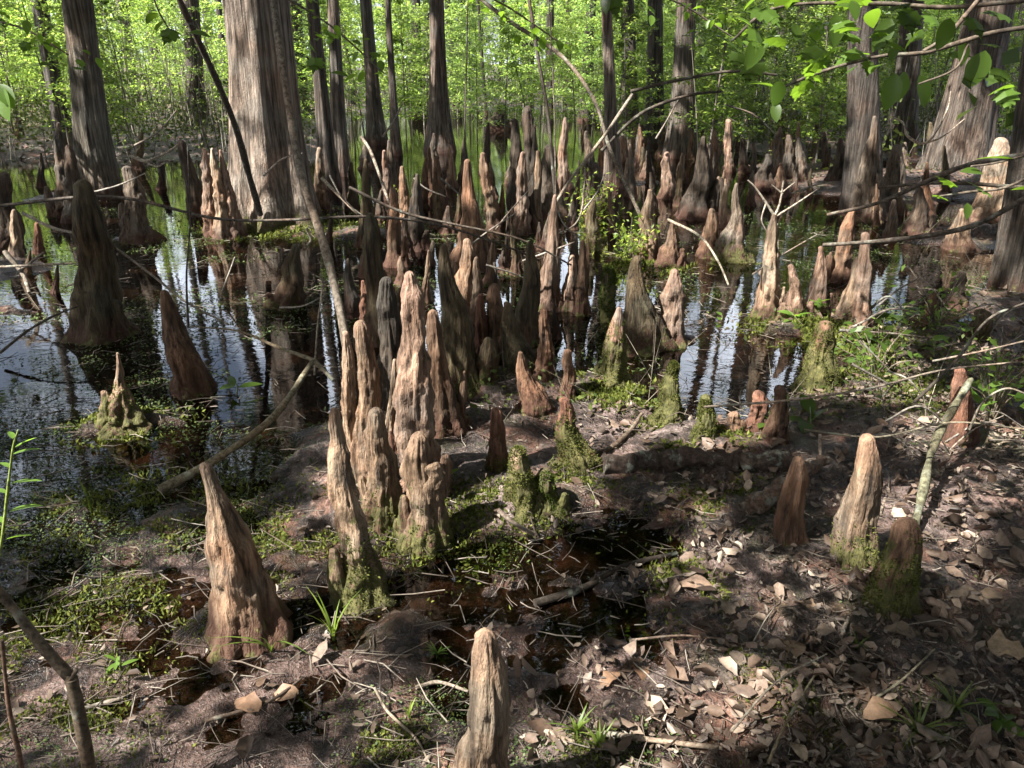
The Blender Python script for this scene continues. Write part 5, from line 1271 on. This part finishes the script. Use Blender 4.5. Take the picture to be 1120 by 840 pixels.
# ------------------------------------------------------------------ individually visible dead leaves
def curled(L, w, curl, lob):
    n = 9
    t = np.linspace(0, 1, n)
    ww = w * 0.5 * np.sin(PI * np.clip(t, 0.02, 0.99) ** 0.8) ** 0.7 * (1 + lob * np.sin(t * 15))
    zc = 0.10 * np.sin(t * PI * 1.3) * curl
    rows = []
    for s_ in (-1, -0.5, 0, 0.5, 1):
        rows.append(np.c_[ww * s_, t, zc + curl * 0.35 * (ww * s_) ** 2 / w + 0.03 * np.sin(t * 9 + s_ * 4)] * L)
    V = np.concatenate(rows)
    return Geo().add(V, [[k * n + i, k * n + i + 1, (k + 1) * n + i + 1, (k + 1) * n + i] for k in range(4) for i in range(n - 1)])
for i, (px, py, sz, yaw, tint, lob, lb) in enumerate([
    (880, 662, 34, 30, (1.2, .95, .72, 1), .3, 'sunlit tan curled leaf below the orange-brown knee'), (796, 663, 34, -20, (.9, .85, .82, 1), .35, 'grey star-lobed leaf left of the sunlit tan leaf'),
    (1092, 710, 52, 60, (1.15, 1.0, .75, 1), .5, 'big pale lobed leaf at the right edge'), (1058, 652, 40, 80, (.9, .9, .88, 1), .1, 'grey folded leaf above the big pale lobed one'),
    (1082, 652, 34, 100, (1.0, .88, .7, 1), .05, 'narrow tan leaf touching the grey folded one'), (1035, 775, 36, -40, (.85, .85, .88, 1), .05, 'shiny grey oval leaf in the lower right'),
    (872, 820, 34, 10, (1.3, 1.25, 1.1, 1), .05, 'pale oval leaf at the bottom right of centre'), (935, 740, 50, 50, (.42, .38, .36, 1), .1, 'large dark rounded leaf in the right litter'),
    (950, 825, 44, 15, (.8, .5, .32, 1), .2, 'curled chestnut leaf at the bottom edge'), (962, 778, 46, 110, (1.0, .72, .5, 1), .1, 'rolled light brown strip of leaf above the chestnut one'),
    (905, 690, 30, -60, (.75, .72, .7, 1), .1, 'dull grey leaf between mossy stump and tan twig'), (808, 722, 30, 200, (.7, .68, .68, 1), .05, 'pair-like slaty leaf at the moss patch edge'),
    (868, 712, 38, 140, (1.0, .78, .55, 1), .1, 'light brown leaf by the short tan twig'), (1030, 738, 40, 20, (.55, .52, .52, 1), .1, 'slaty leaf above the shiny grey oval one'),
    (985, 690, 34, 70, (.6, .56, .52, 1), .1, 'drab leaf at the foot of the broad mossy stump'), (700, 735, 30, 30, (1.1, .65, .4, 1), .2, 'orange wet leaf on the sunlit mud'),
    (668, 742, 30, -50, (1.1, .7, .45, 1), .2, 'orange leaf half sunk left of the wet orange one'), (760, 640, 42, 75, (1.2, .95, .85, 1), .05, 'pinkish flat leaf in the sunlit patch'),
    (270, 770, 40, 60, (1.0, .65, .45, 1), .15, 'orange-brown leaf on the lower left mud'), (310, 760, 34, 100, (1.1, .8, .6, 1), .1, 'light brown leaf right of the lower left orange one')]):
    p = at(px, py); z = gz(p) + 0.015; p = at(px, py, z); L = sz * mpp(p) * 0.95; tint = tuple(0.55 * c + 0.45 * (sum(tint[:3]) / 3) for c in tint[:3]) + (1,); tint = tuple(c * 0.8 for c in tint[:3]) + (1,)
    g = curled(L, 0.62 if lob > .08 else 0.5, 1.0, lob)
    for a in g.v: a -= np.array([0, L * .5, 0])
    o = link('dead_leaf', g.mesh('dead_leaf'), M['deadleaf'], loc=p, color=tint)
    o.rotation_euler = (fr2.uniform(-.2, .2), fr2.uniform(-.25, .25), math.radians(yaw))
    tag(o, lb, 'dead leaf', 'large dead leaves on the mud')

# ------------------------------------------------------------------ uncountable ground cover
def scatter(n, ylo, yhi, power=1.6, xf=0.85):
    y = ylo + (yhi - ylo) * rng.random(n) ** power
    x = (rng.random(n) * 2 - 1) * (xf * y + 0.4)
    return x, y
# leaf litter flakes
n = 110000
x, y = scatter(n, 0.9, 9, 1.6)
h = ground_h(x, y)
pr = 0.10 + 0.90 * np.clip((x + 0.1) / 1.0, 0, 1) + 0.35 * (y > 4)
pr = pr * np.clip(0.6 + 0.8 * vnoise(np.c_[x * 2.2, y * 2.2, np.zeros(n)], 3), 0.05, 1)
keep = (h > 0.0) & (rng.random(n) < pr)
P = np.c_[x, y, h + 0.006 + 0.012 * rng.random(n)][keep]
s = 0.006 + 0.040 * rng.random(len(P)) ** 4.0
g = Geo()
V, F = leaves6(P, 1.0, 2.0, 0.42, 0.0, 0.4)
V = (V.reshape(-1, 6, 3) - P[:, None]) * s[:, None, None] + P[:, None]
g.add(V.reshape(-1, 3), F)
o = link('leaf_litter', g.mesh('leaf_litter', False), M['litter'], color=(1, 1, 1, 1)); tag(o, kind='stuff')
n = 10000
x, y = scatter(n, 0.9, 6, 1.4)
h = ground_h(x, y)
keep = (h > 0.004) & (rng.random(n) < np.clip((x - 0.0) / 0.9, 0.04, 1) * np.where(vnoise(np.c_[x * 2.5, y * 2.5, np.zeros(n)], 13) > -0.2, 1, .15))
P = np.c_[x, y, h + 0.012 + 0.014 * rng.random(n)][keep]
g = Geo()
V, F = leaves6(P, 1.0, 1.6, 0.5, 0.0, 0.5)
s = 0.024 + 0.060 * rng.random(len(P)) ** 2.0
V = (V.reshape(-1, 6, 3) - P[:, None]) * s[:, None, None] + P[:, None]
g.add(V.reshape(-1, 3), F)
o = link('leaf_litter', g.mesh('leaf_litter', False), M['litter'], color=(1.1, 1.02, 0.98, 1)); tag(o, kind='stuff')
# far bank litter
n = 7000
x, y = scatter(n, 7, 16, 1.0)
h = ground_h(x, y); k = h > 0.02
P = np.c_[x, y, h + 0.01][k]
g = Geo().add(*leaves(P, 0.075, 3.0, 0.6))
o = link('leaf_litter', g.mesh('leaf_litter', False), M['litter'], color=(1.0, 0.9, 0.85, 1)); tag(o, kind='stuff')
# twigs
n = 6500
x, y = scatter(n, 0.9, 8, 1.4)
h = np.maximum(ground_h(x, y), 0.0)
a = rng.random(n) * 6.28; L = 0.03 + 0.16 * rng.random(n) ** 2; r_ = 0.0009 + 0.0018 * rng.random(n)
D = np.c_[np.cos(a), np.sin(a), rng.normal(size=n) * 0.10]
P0 = np.c_[x, y, h + 0.006 + 0.01 * rng.random(n)]; P1 = P0 + D * L[:, None] * .5 + rng.normal(size=(n, 3)) * 0.05 * L[:, None]; P2 = P0 + D * L[:, None]
S = np.c_[-np.sin(a), np.cos(a), np.zeros(n)]; U = np.tile([0, 0, 1.0], (n, 1))
rings = []
for Pp, q in ((P0, 1.0), (P1, .9), (P2, .5)):
    rings.append(np.stack([Pp + S * (r_ * q)[:, None], Pp + U * (r_ * q * 1.6)[:, None], Pp - S * (r_ * q)[:, None]], 1))
V = np.concatenate(rings, 1)
F = (grid_faces(3, 3)[None] + np.arange(n)[:, None, None] * 9).reshape(-1, 4)
g = Geo().add(V.reshape(-1, 3), F)
o = link('twig_litter', g.mesh('twig_litter', False), M['twig'], color=(1, 1, 1, 1)); tag(o, kind='stuff')
n = 1500
y = 3.2 + 8 * rng.random(n); x = (rng.random(n) * 2 - 1) * 0.7 * y
k = (ground_h(x, y) > -0.09) | (rng.random(n) < .12); x, y = x[k], y[k]
g = sticks(len(x), x, y, 0.06 + 0.36 * rng.random(len(x)) ** 2, 0.0015 + 0.002 * rng.random(len(x)), 1.0)
o = link('twig_tangle', g.mesh('twig_tangle', False), M['reed'], color=(.9, .85, .8, 1)); tag(o, kind='stuff')
n = 26000
y = 3.3 + 9 * rng.random(n); x = (rng.random(n) * 2 - 1) * 0.75 * y
h = ground_h(x, y); dn = vnoise(np.c_[x * 2.2, y * 2.2, np.zeros(n)], 129)
k = (h > -0.01) & (dn > 0.05)
P = np.c_[x, y, h + 0.10 * rng.random(n) ** 2][k]
g = Geo().add(*leaves(P, 0.03, 1.2, 0.55))
o = link('small_weeds', g.mesh('small_weeds', False), M['weed'], color=(1.3, 1.2, 1, 1)); tag(o, kind='stuff')
# moss cushions and small weeds on the mud
MOSSP = [(40, 760, .30, .12), (90, 800, .2, .1), (740, 640, .12, .1), (760, 650, .12, .08), (775, 720, .09, .08), (880, 785, .22, .08), (930, 790, .15, .06), (800, 560, .25, .1), (690, 440, .22, .12), (210, 640, .35, .15), (330, 590, .3, .12),
         (470, 590, .3, .15), (560, 560, .3, .1), (620, 530, .2, .1), (725, 490, .2, .06), (770, 492, .2, .06), (870, 362, .3, .15), (930, 375, .35, .2), (980, 430, .3, .2), (640, 825, .1, .05), (430, 820, .12, .05), (800, 290, .2, .08), (705, 288, .35, .15), (320, 250, .8, .3),
         (135, 470, .25, .1), (20, 690, .3, .2), (150, 560, .5, .2), (660, 425, .2, .1)]
C = []
for (px, py, rx, ry) in MOSSP:
    b = at(px, py); m_ = int(2600 * (rx * ry / 0.04) ** 0.6)
    q = rng.normal(size=(m_, 2)) * np.array([rx, ry * 2.0]) * .5
    C.append(np.c_[b[0] + q[:, 0], b[1] + q[:, 1]])
C = np.concatenate(C)
C = C[vnoise(np.c_[C * 9, np.zeros(len(C))], 8) > -0.15]
h = np.maximum(ground_h(C[:, 0], C[:, 1]), 0.0)
dist = C[:, 1]
n = len(C)
D = rand_dirs(n, 0.9); S = np.cross(D, rand_dirs(n)); S /= np.linalg.norm(S, axis=1)[:, None] + 1e-9
L = (0.004 + 0.008 * rng.random(n)) * np.clip(dist / 2.2, .8, 2.2)
P = np.c_[C, h]
g = Geo().add(*quads_from(P + D * L[:, None] * .8, D * L[:, None], S * L[:, None] * .4))
o = link('moss_carpet', g.mesh('moss_carpet', False), M['moss'], color=(1.1, 1.15, 1, 1)); tag(o, kind='stuff')
# floating weed on the water and shallow mud
n = 330000
x, y = scatter(n, 0.9, 9.5, 1.6)
h = ground_h(x, y)
dens = np.clip(0.35 * (y < 3.4) * (x < 0.1) + 1.1 * vnoise(np.c_[x * 1.6, y * 1.6, np.zeros(n)], 41) + 0.5 * vnoise(np.c_[x * 5, y * 5, np.zeros(n)], 42) + 0.15, 0, 1)
lim = np.where(y < 3.3, 1.0, 0.55)
dens = dens * lim * np.where((x < 0.35) | (y > 3), 1.0, 0.3)
keep = (h < 0.015) & (rng.random(n) < dens) | ((h < 0.06) & (rng.random(n) < np.where(x < 0.25, .8, .25) * dens))
P = np.c_[x, y, np.maximum(h, 0) + 0.004 + 0.004 * rng.random(n)][keep]
g = Geo()
V, F = leaves(P, 1.0, 3.0, 0.65, 0.0)
s = (0.005 + 0.010 * rng.random(len(P)) ** 2) * np.clip(P[:, 1] / 2.5, .8, 2)
V = (V.reshape(-1, 4, 3) - P[:, None]) * s[:, None, None] + P[:, None]
g.add(V.reshape(-1, 3), F)
o = link('floating_weed', g.mesh('floating_weed', False), M['weed'], color=(1, 1, 1, 1)); tag(o, kind='stuff')
# drifting dead flecks
n = 30000
x, y = scatter(n, 1.8, 10, 1.1)
h = ground_h(x, y)
dens = np.clip(0.25 + 0.9 * vnoise(np.c_[x * 1.3, y * 2.0, np.zeros(n)], 61), 0, 1)
keep = (h < 0.0) & (rng.random(n) < dens * np.where(x > 0.2, .9, .35))
P = np.c_[x, y, np.full(n, 0.004) + 0.003 * rng.random(n)][keep]
V, F = leaves(P, 1.0, 8.0, 0.5, 0.0)
s = (0.008 + 0.03 * rng.random(len(P)) ** 2)
V = (V.reshape(-1, 4, 3) - P[:, None]) * s[:, None, None] + P[:, None]
g = Geo().add(V.reshape(-1, 3), F)
o = link('floating_debris', g.mesh('floating_debris', False), M['litter'], color=(.75, .7, .62, 1)); tag(o, kind='stuff')

# ------------------------------------------------------------------ light, sky, camera
w = bpy.data.worlds.new('World'); sc.world = w; w.use_nodes = True
nt = w.node_tree
bg = nt.nodes['Background']
sky = nt.nodes.new('ShaderNodeTexSky'); sky.sky_type = 'NISHITA'; sky.sun_disc = False
sky.sun_elevation = SUN_EL
sky.sun_rotation = math.atan2(SUN[0], SUN[1])
sky.air_density = 1.0; sky.dust_density = 7.0; sky.ozone_density = 1.0
gcoord = nt.nodes.new('ShaderNodeTexCoord').outputs['Generated']
cl = noise(nt, scaled(nt, gcoord, (2.2, 2.2, 5.0)), 1.0, 6, 0.6, 0.4)
clm = math_(nt, 'MULTIPLY', math_(nt, 'SUBTRACT', cl, 0.42), 5.0, True)
nt.links.new(mixc(nt, clm, sky.outputs[0], (13.5, 14.6, 16.6)), bg.inputs[0]); bg.inputs[1].default_value = 0.075
sl_ = bpy.data.lights.new('sun', 'SUN'); sl_.energy = 5.0; sl_.angle = math.radians(0.5); sl_.color = (1.0, 0.97, 0.91)
so = bpy.data.objects.new('sun', sl_); COL.objects.link(so)
so.rotation_euler = Vector([float(a) for a in SUN]).to_track_quat('Z', 'Y').to_euler()

cam = bpy.data.cameras.new('camera'); co = bpy.data.objects.new('camera', cam); COL.objects.link(co)
cam.sensor_fit = 'HORIZONTAL'; cam.sensor_width = 36.0; cam.lens = 36.0 * FPX / W0
cam.clip_start = 0.05; cam.clip_end = 1000
co.location = (0, 0, CAM_H); co.rotation_euler = (PI / 2 - PITCH, 0, 0)
sc.camera = co
sc.view_settings.view_transform = 'Standard'; sc.view_settings.look = 'None'
sc.view_settings.exposure = 2.12; sc.view_settings.gamma = 1.0; sc.view_settings.use_curve_mapping = False
sc.render.engine = 'CYCLES'
sc.cycles.max_bounces = 8; sc.cycles.transparent_max_bounces = 8
